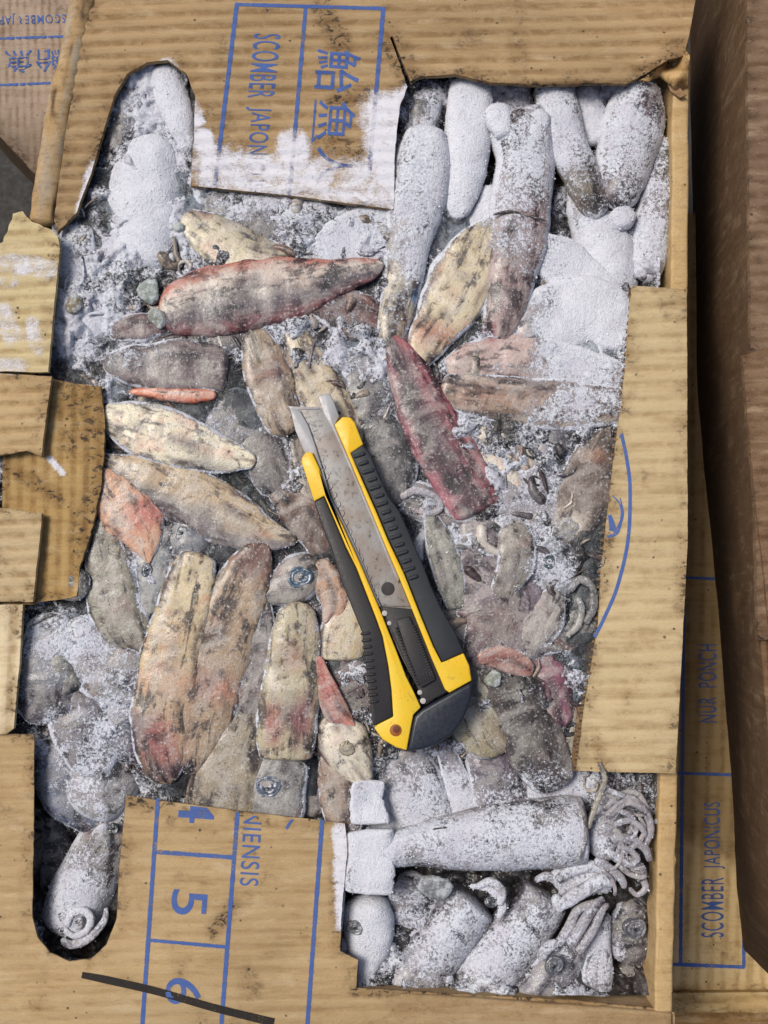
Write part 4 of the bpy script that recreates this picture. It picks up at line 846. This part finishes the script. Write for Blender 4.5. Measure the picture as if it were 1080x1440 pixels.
Q("grey spotted squid lying under the two cream tentacles", [(640, 600, 12), (660, 640, 24), (690, 690, 20)], -6, (92, 86, 92), .15, rough=1.5)
# frosted heap at the lower left
Q("blue white crusted squid beside the pale torn strip", [(62, 868, 22), (72, 910, 40), (66, 965, 44), (74, 1010, 26)], 4, (132, 134, 142), .3, rough=2.0)
Q("rounded grey squid tip over the edge of the stained cardboard", [(116, 800, 14), (104, 822, 22), (104, 846, 12)], 10, (80, 78, 72), .0)
Q("crumbly grey white squid in the lower left heap", [(96, 880, 20), (124, 915, 36), (160, 945, 40), (196, 975, 22)], 5, (160, 154, 146), .3, rough=2.2)
Q("dark hollow squid in the lower left heap", [(74, 920, 8), (90, 950, 20), (104, 975, 12)], 4, (54, 62, 64), .0, rough=1.6)
Q("violet squid frosted on its upper side in the lower left heap", [(152, 968, 22), (170, 1000, 36), (186, 1035, 36), (194, 1066, 20)], 0, (98, 96, 134), .25, hf=.75)
Q("grey lilac squid curving down the lower left heap", [(84, 970, 20), (110, 1010, 38), (128, 1050, 38), (130, 1085, 20)], 2, (122, 112, 124), .25, rough=1.5)
Q("bluish squid with its end in the slot of the near flap", [(72, 1030, 18), (84, 1075, 32), (104, 1120, 34), (126, 1160, 14)], -14, (112, 124, 152), .2, hf=.8)
Q("white bellied squid with a brown back above the slot", [(104, 1078, 18), (130, 1096, 38), (162, 1098, 42), (188, 1094, 22)], -2, (160, 156, 156), .2, hf=.75, ends=(20, 16), rough=.8)
Q("dark plum squid deep inside the slot", [(66, 1110, 14), (70, 1160, 26), (80, 1220, 28), (76, 1280, 18)], -52, (70, 54, 66), -.1)
sq = Q("white squid lying in the slot of the near flap with curled arms", [(186, 1130, 18), (160, 1170, 36), (132, 1220, 40), (110, 1268, 42), (96, 1318, 34)], -20, (170, 166, 164), .3, hf=.75, ex=2.1)
arm(sq, [(94, 1304, 4), (100, 1286, 5), (118, 1280, 5.5), (128, 1292, 5.5), (122, 1308, 5), (104, 1316, 4.5), (90, 1306, 4)], -14, (198, 196, 194), .5); arm(sq, [(86, 1320, 4), (100, 1328, 6), (124, 1320, 6), (146, 1296, 5), (150, 1276, 3)], -16, (170, 170, 176), .4)
arm(sq, [(104, 1298, 3), (113, 1293, 4), (114, 1302, 3.5), (106, 1305, 3)], -13, (110, 106, 100), .2); eye(sq, 158, 1166, 10, -10, (80, 90, 86))
sq = Q("frosted squid head knob at the upper end of the slot", [(138, 1186, 10), (146, 1176, 16), (160, 1172, 14)], -8, (180, 178, 174), .4, hf=.9)
# ================================================================ lower right hole
Q("white squid column running down from the knife's yellow foot", [(562, 1050, 32), (574, 1085, 38), (592, 1130, 42), (606, 1180, 36)], -16, (160, 156, 160), .2, hf=.8, ends=(9, 20), rim=.45)
Q("narrow frosted squid with a ragged tip right of that white column", [(622, 1046, 9), (636, 1080, 15), (648, 1125, 19), (654, 1165, 14)], -24, (142, 140, 160), .35)
Q("blue grey squid flank under the lower end of the right flap", [(726, 1122, 14), (765, 1112, 20), (815, 1106, 20), (860, 1104, 12)], -22, (126, 136, 158), .35)
sq = Q("big white squid lying level across the lower hole with its arms at the right", [(500, 1208, 18), (535, 1200, 22), (575, 1190, 26), (640, 1183, 36), (710, 1176, 45), (775, 1170, 47), (826, 1167, 44)], 16, (164, 160, 162), .3, hf=.8, ex=2.1, ends=(16, 7), rough=.7, rim=.05)
tube("fin", [(516, 1096, 24), (517, 1130, 28), (518, 1160, 27)], 6, WH, .95, parent=sq, flat=1, hf=.2, ex=4, ends=(4, 4), rough=2.2); tube("fin", [(516, 1166, 32), (519, 1210, 32), (516, 1258, 29)], 9, WH, .95, parent=sq, flat=1, hf=.2, ex=4, ends=(4, 4), rough=2.2)
tube("mantle_rim", [(812, 1124, 1.6), (822, 1150, 2.4), (823, 1180, 2.4), (814, 1214, 1.6)], 18, (110, 106, 108), .0, parent=sq, rim=0, pool=0); tube("fin_notch", [(608, 1166, 1), (632, 1166, 3), (650, 1172, 1)], 6, (40, 36, 36), -.5, parent=sq, rim=0, pool=0)
tube("head", [(822, 1168, 42), (845, 1170, 40), (870, 1178, 30), (885, 1185, 14)], 2, (150, 144, 152), .2, parent=sq, hf=.8, rough=1.3)
A = [([(852, 1150, 8), (880, 1128, 8), (905, 1138, 8), (915, 1165, 7), (908, 1190, 5)], 6), ([(848, 1140, 6), (872, 1118, 6), (896, 1116, 6), (912, 1140, 5)], 0), ([(858, 1178, 8), (884, 1180, 9), (906, 1192, 8), (914, 1212, 6)], 6),
     ([(850, 1195, 9), (872, 1208, 9), (892, 1212, 8), (906, 1228, 6), (896, 1240, 4)], 4), ([(836, 1208, 9), (858, 1222, 9), (874, 1236, 8), (878, 1250, 5)], 0), ([(862, 1160, 6), (884, 1154, 6), (902, 1164, 6), (908, 1178, 4)], 9),
     ([(868, 1190, 5), (886, 1196, 6), (896, 1208, 6), (886, 1216, 5), (876, 1208, 4)], 9), ([(884, 1222, 5), (900, 1232, 7), (908, 1248, 6), (896, 1258, 5), (884, 1248, 4)], -4), ([(846, 1160, 5), (866, 1168, 6), (876, 1184, 5)], 8)]
for p, z in A: arm(sq, [(q[0], q[1], q[2]*.74) for q in p], z, (160, 154, 162), .16)
ra = np.random.default_rng(31)
for k in range(13):
    x, y, a = ra.uniform(842, 885), ra.uniform(1135, 1225), ra.uniform(-1.2, 1.2); pp = []; tn = ra.choice([-1, 1])*ra.uniform(.25, .6); w0 = ra.uniform(3, 5.5)
    for i in range(8):
        if x < 912 and 1108 < y < 1262: pp.append((x, y, w0*(1-.07*i)))
        x += math.cos(a)*9; y += math.sin(a)*9; a += tn*(.4+.15*i)
    if len(pp) > 3: arm(sq, pp, ra.uniform(-4, 9), (150, 142, 154), ra.uniform(-.1, .3))
arm(sq, [(842, 1072, 3.2), (850, 1092, 4), (846, 1112, 4.2), (836, 1138, 4), (827, 1166, 2.5)], 14, (146, 138, 120), .05, rim=.0); arm(sq, [(848, 1108, 3), (868, 1116, 4), (892, 1124, 4), (910, 1142, 4)], 4, (160, 160, 166), .3)
sq = Q("thick pale arms of a squid coming out from under the big white one", [(776, 1226, 10), (800, 1236, 20), (830, 1236, 20), (862, 1246, 10)], -14, (176, 172, 178), .5, hf=.8)
arm(sq, [(778, 1258, 6), (790, 1270, 9), (815, 1256, 10), (845, 1238, 10), (866, 1240, 7)], -4, (200, 198, 200), .6); arm(sq, [(782, 1240, 6), (800, 1226, 8), (830, 1218, 8), (854, 1224, 6)], -6, (190, 188, 192), .5); arm(sq, [(800, 1268, 4), (786, 1276, 6), (780, 1264, 5)], -8)
sq = Q("frosted squid head pointing down in the lower left corner of the hole", [(512, 1258, 26), (516, 1290, 33), (518, 1325, 30), (512, 1365, 18), (506, 1388, 8)], -10, WH, .55, hf=.7); eye(sq, 499, 1305, 14, -8, (170, 174, 180))
Q("dim squid in the gap left of the slanting pair", [(548, 1242, 20), (574, 1262, 36), (584, 1298, 34), (572, 1330, 18)], -38, (110, 108, 122), .3)
sq = Q("left one of two slanting frosted tubes in the lower hole", [(668, 1262, 33), (645, 1290, 37), (608, 1340, 40), (572, 1386, 42), (548, 1418, 38)], -20, (140, 138, 152), .22, hf=.85, ex=2.0, ends=(6, 20), rough=.5, rim=0)
tube("mantle_rim", [(660, 1246, 3), (688, 1250, 5), (706, 1272, 6), (700, 1292, 3)], -18, (180, 178, 178), .5, parent=sq, rim=0); eye(sq, 692, 1268, 12, -16, (120, 124, 130)); arm(sq, [(668, 1248, 4), (690, 1240, 6), (706, 1254, 6), (702, 1274, 5)], -14)
sq = Q("right one of two slanting frosted tubes in the lower hole", [(770, 1254, 33), (750, 1282, 37), (714, 1330, 40), (676, 1380, 42), (652, 1414, 38)], -24, (138, 136, 150), .22, hf=.85, ex=2.0, ends=(6, 20), rough=.5, rim=0)
arm(sq, [(752, 1238, 4), (770, 1232, 6), (790, 1246, 6), (788, 1262, 4)], -20)
sq = Q("squid head with a bulging ringed eye and arms stretched upward", [(815, 1302, 12), (801, 1332, 22), (781, 1362, 30), (754, 1392, 32), (728, 1416, 24)], -26, (132, 128, 140), .1, hf=.8, ex=2.1); eye(sq, 779, 1358, 17, -10, (150, 152, 160))
for p, z in [([(800, 1330, 8), (818, 1302, 8), (834, 1276, 7), (850, 1262, 4)], -10), ([(784, 1330, 6), (800, 1304, 7), (812, 1280, 6), (838, 1268, 5)], -14), ([(812, 1340, 6), (832, 1310, 7), (846, 1280, 6), (856, 1270, 4)], -16), ([(758, 1350, 7), (770, 1332, 8), (786, 1326, 7)], -12)]: arm(sq, p, z, (160, 156, 166), .18)
Q("slim frosted squid standing right of the ringed eye head", [(848, 1282, 10), (842, 1330, 17), (838, 1375, 22), (836, 1408, 14)], -36, (132, 132, 150), .3)
sq = Q("dark purple squid head with a coiled eye in the lower right corner", [(890, 1262, 16), (888, 1295, 30), (884, 1330, 30), (880, 1356, 14)], -44, (92, 86, 100), .22, hf=.7); eye(sq, 894, 1306, 20, -34, (150, 148, 162))
Q("brown shadowed squid at the bottom of the lower right corner", [(884, 1348, 18), (884, 1380, 28), (882, 1412, 22)], -62, (92, 76, 72), .02)

# shreds of skin and broken tentacles frozen into the slush, past counting
def shreds():
    r = np.random.default_rng(12); Vs, Fs, Cs, fs = [], [], [], []; k0 = 0
    pal = [(150, 134, 116), (112, 104, 108), (90, 66, 70), (172, 160, 144), (70, 66, 74), (140, 110, 96), (128, 128, 126), (190, 182, 172)]
    for k in range(950):
        x = r.uniform(80, 880); y = r.uniform(270, 1150)
        if y > 1060 and x < 480 and y > 1110: continue
        a = r.uniform(0, 6.28); turn = r.normal(0, .1); w0 = min(11, r.lognormal(1.1, .6)); n = int(r.uniform(8, 22)); pts = []
        for i in range(n):
            pts.append((x, y)); x += math.cos(a)*3; y += math.sin(a)*3; a += turn+r.normal(0, .08)
        pts = np.array(pts); z = bedz(pts[:, 0], pts[:, 1])+12+r.uniform(-6, 5)
        c = W(pts[:, 0], pts[:, 1], z); t = np.linspace(0, 1, n); w = w0*np.sqrt(np.clip(1-(2*t-1)**4, .02, 1))*(1-.5*t)
        d = np.gradient(c, axis=0); d /= np.linalg.norm(d, axis=1)[:, None]; nn = np.stack([d[:, 1], -d[:, 0], 0*d[:, 0]], 1); M = 8
        th = np.linspace(0, 6.2832, M, endpoint=False)
        Pq = c[:, None]+nn[:, None]*(w[:, None]*np.cos(th))[..., None]+np.array([0, 0, 1.])*(w[:, None]*.8*np.sin(th))[..., None]
        Pq = Pq.reshape(-1, 3); Pq = Pq+np.stack([fbm(Pq, 6, 2, q) for q in (1, 2, 3)], 1)*3
        i = np.arange(n-1)[:, None]*M; j = np.arange(M)[None]; j2 = (j+1) % M
        Vs.append(Pq); Fs.append(np.stack([i+j, i+j2, i+M+j2, i+M+j], -1).reshape(-1, 4)+k0); k0 += len(Pq)
        Cs.append(np.tile(lin(pal[r.integers(len(pal))]), (len(Pq), 1))); fs.append(np.full(len(Pq), r.uniform(-.1, .3)))
    V = np.concatenate(Vs); c, f = maps(V, np.concatenate(Cs), np.concatenate(fs))
    o = mk("squid_shreds", V, [np.concatenate(Fs)], BEDM, None, {"Col": c, "frost": f, "along": V/14.}); tag(o, "tangle of broken tentacles and skin shreds frozen in the slush", None, None, "stuff")
shreds()
# ================================================================ loose ice
def mat_ice():
    t = NT("cloudy_ice"); n = t.noise(9, 5, .65); n2 = t.noise(2.6, 4, .6, off=.3); c = t.attr("Col", True)
    return t.out(Base_Color=t.mix(t.ss(n, .4, .66), c, (.74, .78, .80, 1)), Roughness=t.ss(n2, .3, .7, .12, .5), Normal=t.bump(n2, 2, .7), Transmission_Weight=.35, IOR=1.31)
ICE = mat_ice()
def ice(label, x, y, r, z, col, sx=1., seed=1):
    r = r*.9; z = z-5
    bm = bmesh.new(); bmesh.ops.create_icosphere(bm, subdivisions=4, radius=1)
    V = np.array([v.co[:] for v in bm.verts]); F = np.array([[v.index for v in f.verts] for f in bm.faces]); bm.free()
    Qp = V*2.2+seed*9.1
    cells = np.random.default_rng(seed).normal(size=(7, 3)); cells /= np.linalg.norm(cells, axis=1)[:, None]
    R = np.minimum(1.05, (1/np.maximum(.12, V@cells.T)*np.random.default_rng(seed+1).uniform(.5, .95, 7)).min(1))
    V = V*R[:, None]*(1+fbm(Qp, .5, 3, seed)*.22)[:, None]*np.array([sx, 1, .5])*r+W(x, y, z)
    o = mk("ice_chunk", V, [F], ICE, None, {"Col": np.tile(lin(col), (len(V), 1))}, origin=W(x, y, z))
    return tag(o, label, "ice", "lumps of ice in the carton")
ice("greenish lump of clear ice left of the big red flanked squid", 212, 410, 20, 6, (150, 160, 150), 1.1, 3)
ice("grey cloudy ice lump at the left end of the big red flanked squid", 222, 446, 19, 7, (156, 158, 148), .8, 5)
ice("flat yellowish pendant of ice beside the pale torn flap", 104, 428, 17, 10, (140, 124, 88), .8, 7)
ice("grey lump of ice under the big white squid's tail", 612, 1246, 22, -10, (140, 142, 146), 1.2, 9)
ice("milky green ice drop below the red flesh right of the knife", 694, 952, 15, 8, (172, 176, 158), 1.0, 11)
ice("small white ice crumb beside the snow-white slab", 251, 318, 8, 8, (196, 206, 196), 1.1, 13)
ice("tiny ice crumb stuck on the edge of the right wall", 922, 1155, 4, -4, (220, 222, 226), 1.2, 15)

# the clear and milky ice that seals the middle of the block
def glaze():
    x, y = np.meshgrid(np.arange(60, 900, 3.0), np.arange(240, 1120, 3.0)); q = np.stack([x, y, 0*x], -1)
    z = -6+fbm(q, 70, 3, 91)*15+fbm(q, 17, 3, 92)*6+fbm(q, 5, 2, 93)*1.2
    z = z-60*sstep(1010, 1090, y+.10*(x-500)+fbm(q, 60, 2, 95)*50)*sstep(420, 520, x)-70*sstep(.6, .9, np.exp(-(((x-770)/190.)**2+((y-230)/165.)**2)**1.5)+.25*fbm(q, 40, 2, 96))-60*sstep(940, 1000, y)*sstep(240, 200, x)-70*sstep(730, 760, x)*sstep(440, 420, y)
    P = W(x, y, z).reshape(-1, 3); ny, nx = x.shape
    i = np.arange(ny-1)[:, None]*nx; j = np.arange(nx-1)[None]
    F = np.stack([i+j, i+nx+j, i+nx+j+1, i+j+1], -1).reshape(-1, 4)
    ok = (x.ravel() > np.interp(y.ravel(), [240, 300, 860], [92, 84, 20])) & (P[:, 0] < 396) & (z.ravel() > -42); F = F[ok[F].all(1)]
    _, f = maps(P, np.zeros((len(P), 3)), 0.0)
    t = NT("clear_and_milky_ice"); fr = t.attr("frost"); n = t.noise(30, 7, .66, .6); n2 = t.noise(5, 5, .65, off=.2)
    m = t.math('ADD', t.math('MULTIPLY', fr, .8), t.math('ADD', t.math('MULTIPLY', t.math('SUBTRACT', n, .5), 1.3), t.math('MULTIPLY', t.math('SUBTRACT', n2, .5), .8)))
    m = t.ss(m, .24, .74, .03, .6)
    t.put(t.b.inputs["Base Color"], t.mix(n2, (.42, .46, .52, 1), (.66, .69, .74, 1))); t.b.inputs["Roughness"].default_value = .5
    tr = t.n.new("ShaderNodeBsdfTransparent"); tr.inputs[0].default_value = (.60, .64, .67, 1); gl = t.n.new("ShaderNodeBsdfGlossy"); gl.inputs["Roughness"].default_value = .14
    fz_ = t.n.new("ShaderNodeFresnel"); fz_.inputs[0].default_value = 1.31; nb = t.bump(t.math('ADD', n2, t.math('MULTIPLY', n, 3)), 1.6, .8)
    t.link(nb, gl.inputs["Normal"]); t.link(nb, fz_.inputs["Normal"]); t.link(nb, t.b.inputs["Normal"])
    a = t.n.new("ShaderNodeMixShader"); b = t.n.new("ShaderNodeMixShader")
    t.link(fz_.outputs[0], a.inputs[0]); t.link(tr.outputs[0], a.inputs[1]); t.link(gl.outputs[0], a.inputs[2])
    t.link(m, b.inputs[0]); t.link(a.outputs[0], b.inputs[1]); t.link(t.b.outputs[0], b.inputs[2]); t.link(b.outputs[0], t.n["Material Output"].inputs[0])
    o = mk("ice_glaze", P, [F], t.m, None, {"frost": f}); tag(o, "clear and milky ice sealing the squid in the middle of the block", None, None, "stuff")
glaze()

# frost crystals lying on everything that is frosted
P = np.concatenate([p for p, w in POOL]); wgt = np.concatenate([w for p, w in POOL]); wgt = wgt/wgt.sum()
NC = 76000
ids = RNG.choice(len(P), NC, p=wgt); B = P[ids]+RNG.normal(0, 1.1, (NC, 3))*np.array([1, 1, .25])
cz = fbm(B, 16, 3, 77)
kp = cz+RNG.uniform(-.25, .25, NC) > -.06; B = B[kp]; n = len(B)
okt = np.array([[1, 0, 0], [-1, 0, 0], [0, 1, 0], [0, -1, 0], [0, 0, 1], [0, 0, -1]], float)
ft = np.array([[0, 2, 4], [2, 1, 4], [1, 3, 4], [3, 0, 4], [2, 0, 5], [1, 2, 5], [3, 1, 5], [0, 3, 5]])
sz = np.clip(RNG.lognormal(-.45, .45, n), .3, 2.3)
rot = RNG.normal(size=(n, 3, 3)); rot = np.linalg.qr(rot)[0]
V = (okt[None]*RNG.uniform(.6, 1.2, (n, 6, 1)))@rot*sz[:, None, None]+B[:, None]
F = (ft[None]+(np.arange(n)*6)[:, None, None]).reshape(-1, 3)
FM = NT("frost_crystal"); FROST = FM.out(Base_Color=(.70, .72, .77, 1), Roughness=.35, Specular_IOR_Level=.5)
fo = mk("frost_crystals", V.reshape(-1, 3), [F], FROST, smooth=False); tag(fo, "loose white frost crystals scattered over the frozen squid", None, None, "stuff")

# ================================================================ the knife
kn = empty("utility_knife", W(530, 810, 16), "yellow and black snap-off utility knife lying on the frozen squid", "knife")
def mat_yellow():
    t = NT("yellow_plastic"); n = t.noise(14, 8, .75, .4); n2 = t.noise(3, 4, .7, off=.3); n3 = t.noise(50, 5, .6, off=.6)
    c = t.mix(t.ss(n3, .35, .65), (.80, .47, .012, 1), (.74, .50, .03, 1)); c = t.mix(t.ss(n, .56, .70, 0, .55), c, (.30, .17, .02, 1)); c = t.mix(t.ss(n2, .64, .72, 0, .6), c, (.10, .065, .03, 1))
    return t.out(Base_Color=c, Roughness=t.ss(n, .35, .65, .30, .5), Normal=t.bump(n2, .4, .5))
YEL = mat_yellow()
RUB = mat_simple("dark_rubber_grip", (.020, .023, .028), .55, 2, .25, .5, .4)
RUB2 = mat_simple("brownish_black_plastic", (.024, .022, .023), .5, 3, .25, .4, .4)
BLK = mat_simple("black_end_cap_plastic", (.016, .020, .030), .36, 4, .3, .3)
def mat_steel(name, base, rust, lo, hi):
    t = NT(name); n = t.noise(7, 7, .72, .2); n2 = t.noise(2, 4, .7, off=.3); n3 = t.noise(40, 4, .6, off=.8)
    c = t.mix(t.ss(n3, .4, .66, 0, .8), base, tuple(np.array(base)*np.array([.82, .68, .58])))
    c = t.mix(t.ss(t.math('ADD', t.math('MULTIPLY', n, .7), t.math('MULTIPLY', n2, .3)), lo, hi), c, rust)
    return t.out(Base_Color=c, Roughness=t.ss(n, .3, .7, .42, .62), Metallic=.35, Normal=t.bump(n2, .6, .4))
STEEL = mat_steel("bare_steel", (.36, .36, .37), (.16, .13, .11), .60, .74)
DIRT = mat_steel("stained_steel", (.30, .29, .28), (.085, .075, .068), .52, .64)
kz0, kz1 = 14., 36.
def solid(name, poly, z0, z1, mat, bev=1.5, parent=kn, seg=3, label=None):
    p = np.array(poly, float); top = W(p[:, 0], p[:, 1], np.full(len(p), kz1)); n = len(p)
    a = top; ar = np.sum(a[:, 0]*np.roll(a[:, 1], -1)-np.roll(a[:, 0], -1)*a[:, 1])
    if ar < 0: top = top[::-1]
    T = top.copy(); T[:, 2] = z1; Bt = top.copy(); Bt[:, 2] = z0
    j = np.arange(n); j2 = (j+1) % n
    o = mk(name, np.concatenate([T, Bt]), [j[None], (j[::-1]+n)[None], np.stack([j2, j, j+n, j2+n], 1)], mat, parent, {}, smooth=False, origin=np.array(kn.location)/S)
    if bev:
        b = o.modifiers.new("bevel", 'BEVEL'); b.width = bev*S; b.segments = seg; b.limit_method = 'ANGLE'; b.angle_limit = math.radians(25)
    if label: o["label"] = label
    return o
solid("frame", [(430, 636), (439, 636), (449.5, 659), (459.4, 696), (481.5, 738), (506, 791), (523, 831), (537, 864), (546, 887), (557, 914), (571, 951), (582, 973), (592, 995), (581.5, 1005), (578.5, 1020), (572, 1055.5), (557, 1051), (538, 1040), (526, 1023.5),
                (531, 1019), (553, 1008), (550.5, 970), (546, 936), (538, 895), (529, 870), (515, 834), (501, 798), (487, 770), (470, 730), (456, 697), (442, 705), (424, 650), (425, 643)], kz0, kz1, YEL, 1.8, label="left half of the yellow frame with the lanyard corner")
solid("frame", [(470, 597), (482, 586), (493, 587), (499, 594), (511, 625), (493, 637), (509, 674), (529, 719), (546, 760), (568, 806), (590, 862), (609, 908), (621, 932), (652, 918.5), (660, 936), (663.5, 957), (632, 974.5), (626, 970), (607, 926), (579, 856), (562, 814), (543, 770), (523, 722), (501, 669), (487, 636)], kz0, kz1, YEL, 1.8, label="right half of the yellow frame")
gl = solid("grip", [(441.5, 706), (456, 698.5), (470, 731), (487, 771), (501, 799), (515, 835), (529, 871), (538, 896), (546, 937), (550, 970), (552.5, 1007.5), (530, 1018.5), (525.5, 1021), (523, 1013), (520, 981), (513, 926), (509, 889), (481, 820), (465, 770), (459, 757)], kz0-4, kz1+1.2, RUB2, 2.2, label="plain left grip with small teeth near the bottom")
gr = solid("grip", [(493.5, 636), (510, 626), (521, 638), (533, 668), (546, 697), (562, 719), (580, 760), (597, 799), (607, 826), (621, 856), (640, 889), (652.5, 917), (622, 931), (610, 907.5), (591, 861), (569, 805), (547, 759), (530, 718), (510, 673), (494, 641)], kz0-4, kz1+1.2, RUB, 2.2, label="ridged right grip")
def capsule(name, a, b, r, z, mat, parent, h=.8):
    """small raised rib"""
    a = W(a[0], a[1], z); b = W(b[0], b[1], z); d = b-a; L = np.linalg.norm(d); d /= L; nr = np.array([-d[1], d[0], 0])
    th = np.linspace(0, np.pi, 7); ts = np.array([-1, -.8, -.4, 0, .5, 1, 1.4, 1.8, 2.0])
    rings = []
    for u, s in [(-r, .05), (-.8*r, .6), (-.4*r, .92), (0, 1), (L, 1), (L+.4*r, .92), (L+.8*r, .6), (L+r, .05)]:
        rings.append(a+d*u+nr*(np.cos(th)*r*s)[:, None]+np.array([0, 0, 1])*(np.sin(th)*r*s*h)[:, None])
    V = np.concatenate(rings); i = np.arange(7)[:, None]*7; j = np.arange(6)[None]
    F = np.stack([i+j, i+j+1, i+7+j+1, i+7+j], -1).reshape(-1, 4)[:, ::-1]
    return mk(name, V, [F[:, ::-1]], mat, parent, {}, origin=np.array(kn.location)/S)
L0 = np.array([505., 640.]); L1 = np.array([577., 812.])
for k in range(16):
    c = L0+(L1-L0)*k/15; ln = 5.2 if k % 2 else 7.0
    c = c+np.array([1.5 if k % 2 else .3, 0])+np.array([2.8, 0])*(k > 1)
    capsule("rib", c+np.array([-ln*.85, ln*.28]), c+np.array([ln*.85, -ln*.28]), 3.0, kz1+.8, RUB, gr, 1.0)
for k in range(11):
    y = 891+k*9.6; x = np.interp(y, [889, 926, 981, 1014], [511, 516, 522, 525.])
    capsule("rib", (x-2, y+.4), (x+7.5, y-.8), 2.3, kz1+.6, RUB2, gl, 1.1)
cap_ = solid("end_cap", [(593, 998), (631.5, 976), (663.5, 959), (664, 975), (660, 992), (653.5, 1007), (645, 1022), (634, 1035), (612, 1048), (593, 1054.5), (573.5, 1056), (580, 1020), (583, 1007)], kz0-1, kz1+2.5, BLK, 4.5, seg=4)
lg = [arc_strip([(618, 1004, 1.2), (624, 999, 1.2), (630, 1003, 1.2), (625, 1010, 1.2), (618, 1004, 1.2)], 1)]
V2 = lg[0][0]; mk("embossed_mark", W(V2[:, 0], V2[:, 1], np.full(len(V2), kz1+2.8)), [lg[0][1]], RUB, cap_, {}, smooth=False, origin=np.array(kn.location)/S)
# steel channel, its lips and the blade
rail = solid("rail", [(409, 575), (449, 572), (470, 596), (490, 640), (524, 722), (563, 815), (580, 857), (630, 972), (600, 992), (560, 916), (525, 832), (482, 738), (452, 664), (436, 640), (420, 610)], kz0+2, kz0+9, DIRT, .4)
solid("rail_lip", [(407, 572), (411, 574.5), (421, 575.5), (433, 597), (443, 625), (453, 657), (450, 660), (440, 637), (428, 636), (415, 605)], kz0+1, kz1-6, STEEL, 1.0, rail, label="bright bare left lip")
solid("rail_lip", [(447, 557), (455, 552.5), (464, 553), (470, 565), (477, 585), (470, 597), (487, 636), (501, 669), (523, 722), (543, 770), (562, 814), (560, 820), (553, 806), (528, 744), (500, 677), (466, 600), (455, 582)], kz0+1, kz1-5, STEEL, 1.3, rail, label="bright bare right lip with a rounded top")
solid("rail_lip", [(453, 657), (464, 697), (486, 738), (510, 791), (526, 831), (536, 853), (533, 854), (520, 828), (503, 790), (480, 738), (458, 696), (450, 660)], kz0+1, kz1-7, STEEL, .8, rail)
bl = solid("blade", [(413, 571), (452, 571.5), (474, 607), (489, 641), (523, 723), (562, 815), (577, 853), (537, 852), (528, 833), (486, 739), (457, 665), (431, 597)], kz0+9.4, kz0+12, DIRT, .3, label="retracted stained blade")
solid("blade_edge", [(404.5, 569.5), (412, 570), (450, 571), (448, 574), (413, 575), (409, 578)], kz0+10, kz0+13, STEEL, .3, bl)
for k in range(15):       # stop notches along the left lip
    c = np.array([452., 657.])+(np.array([527., 838.])-np.array([452., 657.]))*(k/14.)
    th = np.linspace(-1.7, 1.5, 9); Pn = np.array([(c[0]+4.6*math.cos(t), c[1]+4.6*math.sin(t), 1.5) for t in th])
    V2, F2 = arc_strip([tuple(p) for p in Pn], 1.5); V3 = W(V2[:, 0], V2[:, 1], np.full(len(V2), kz0+13.2)); N2 = len(V3)
    ring = np.concatenate([np.arange(0, N2, 2), np.arange(N2-1, 0, -2)]); r2 = np.roll(ring, -1)
    mk("notch", np.concatenate([V3, V3-np.array([0, 0, 1.6])]), [F2, np.stack([ring, r2, r2+N2, ring+N2], 1)], STEEL, rail, {}, smooth=False, origin=np.array(kn.location)/S)
def disc(name, x, y, r, z0, z1, mat, parent, n=28, rin=0):
    return solid(name, [(x+r*math.cos(t), y+r*math.sin(t)) for t in np.linspace(0, 2*math.pi, n, endpoint=False)], z0, z1, mat, .4, parent)
HOLE = mat_simple("dark_hole", (.03, .026, .026), .7, 3, .3)
disc("blade_hole", 545.5, 828, 9.6, kz0+11, kz0+12.5, HOLE, bl)
ORG = mat_simple("worn_orange_bore", (.30, .085, .008), .5, 4, .35)
disc("lanyard_hole", 556.5, 1027, 8.6, kz1-2, kz1+.35, ORG, kn); disc("lanyard_hole", 557.5, 1025.5, 5.2, kz1-1, kz1+.6, mat_simple("hole_depth", (.12, .03, .004), .6), kn)
sl = solid("slider", [(536.5, 853), (579, 856.5), (604, 916), (629, 974), (594, 992), (588.6, 971), (571, 935), (554, 896)], kz0+6, kz1-4, RUB2, 1.4)
pad = solid("slider_pad", [(557, 872), (576, 866), (590, 898), (613, 956), (592, 968), (572, 920)], kz1-5, kz1+1, RUB2, 2.2, sl)
for k in range(20):
    t = k/19.; a = np.array([556., 884.])+(np.array([586., 962.])-np.array([556., 884.]))*t; b = np.array([583., 880.])+(np.array([609., 948.])-np.array([583., 880.]))*t
    capsule("rib", a+np.array([0, 0]), a+np.array([3.2, -1.3]), 1.1, kz1+.4, RUB2, pad, 1.3); capsule("rib", b+np.array([-3.2, 1.3]), b, 1.1, kz1+.4, RUB2, pad, 1.3)
for k in range(7):
    t = k/6.; a = np.array([586., 952.])+np.array([20., -9.])*t; capsule("rib", a, a+np.array([5., 11.])*.9, 1.0, kz1+.6, RUB2, pad, 1.2)
PIN = mat_simple("grey_pin", (.42, .39, .38), .45, 2, .2)
for x, y, r in [(541, 862.5, 4), (547.5, 876.5, 3.2), (590.5, 974, 3.6), (595, 986, 4.2)]: disc("pin", x, y, r, kz1-5, kz1-2.5, PIN, sl, 12)
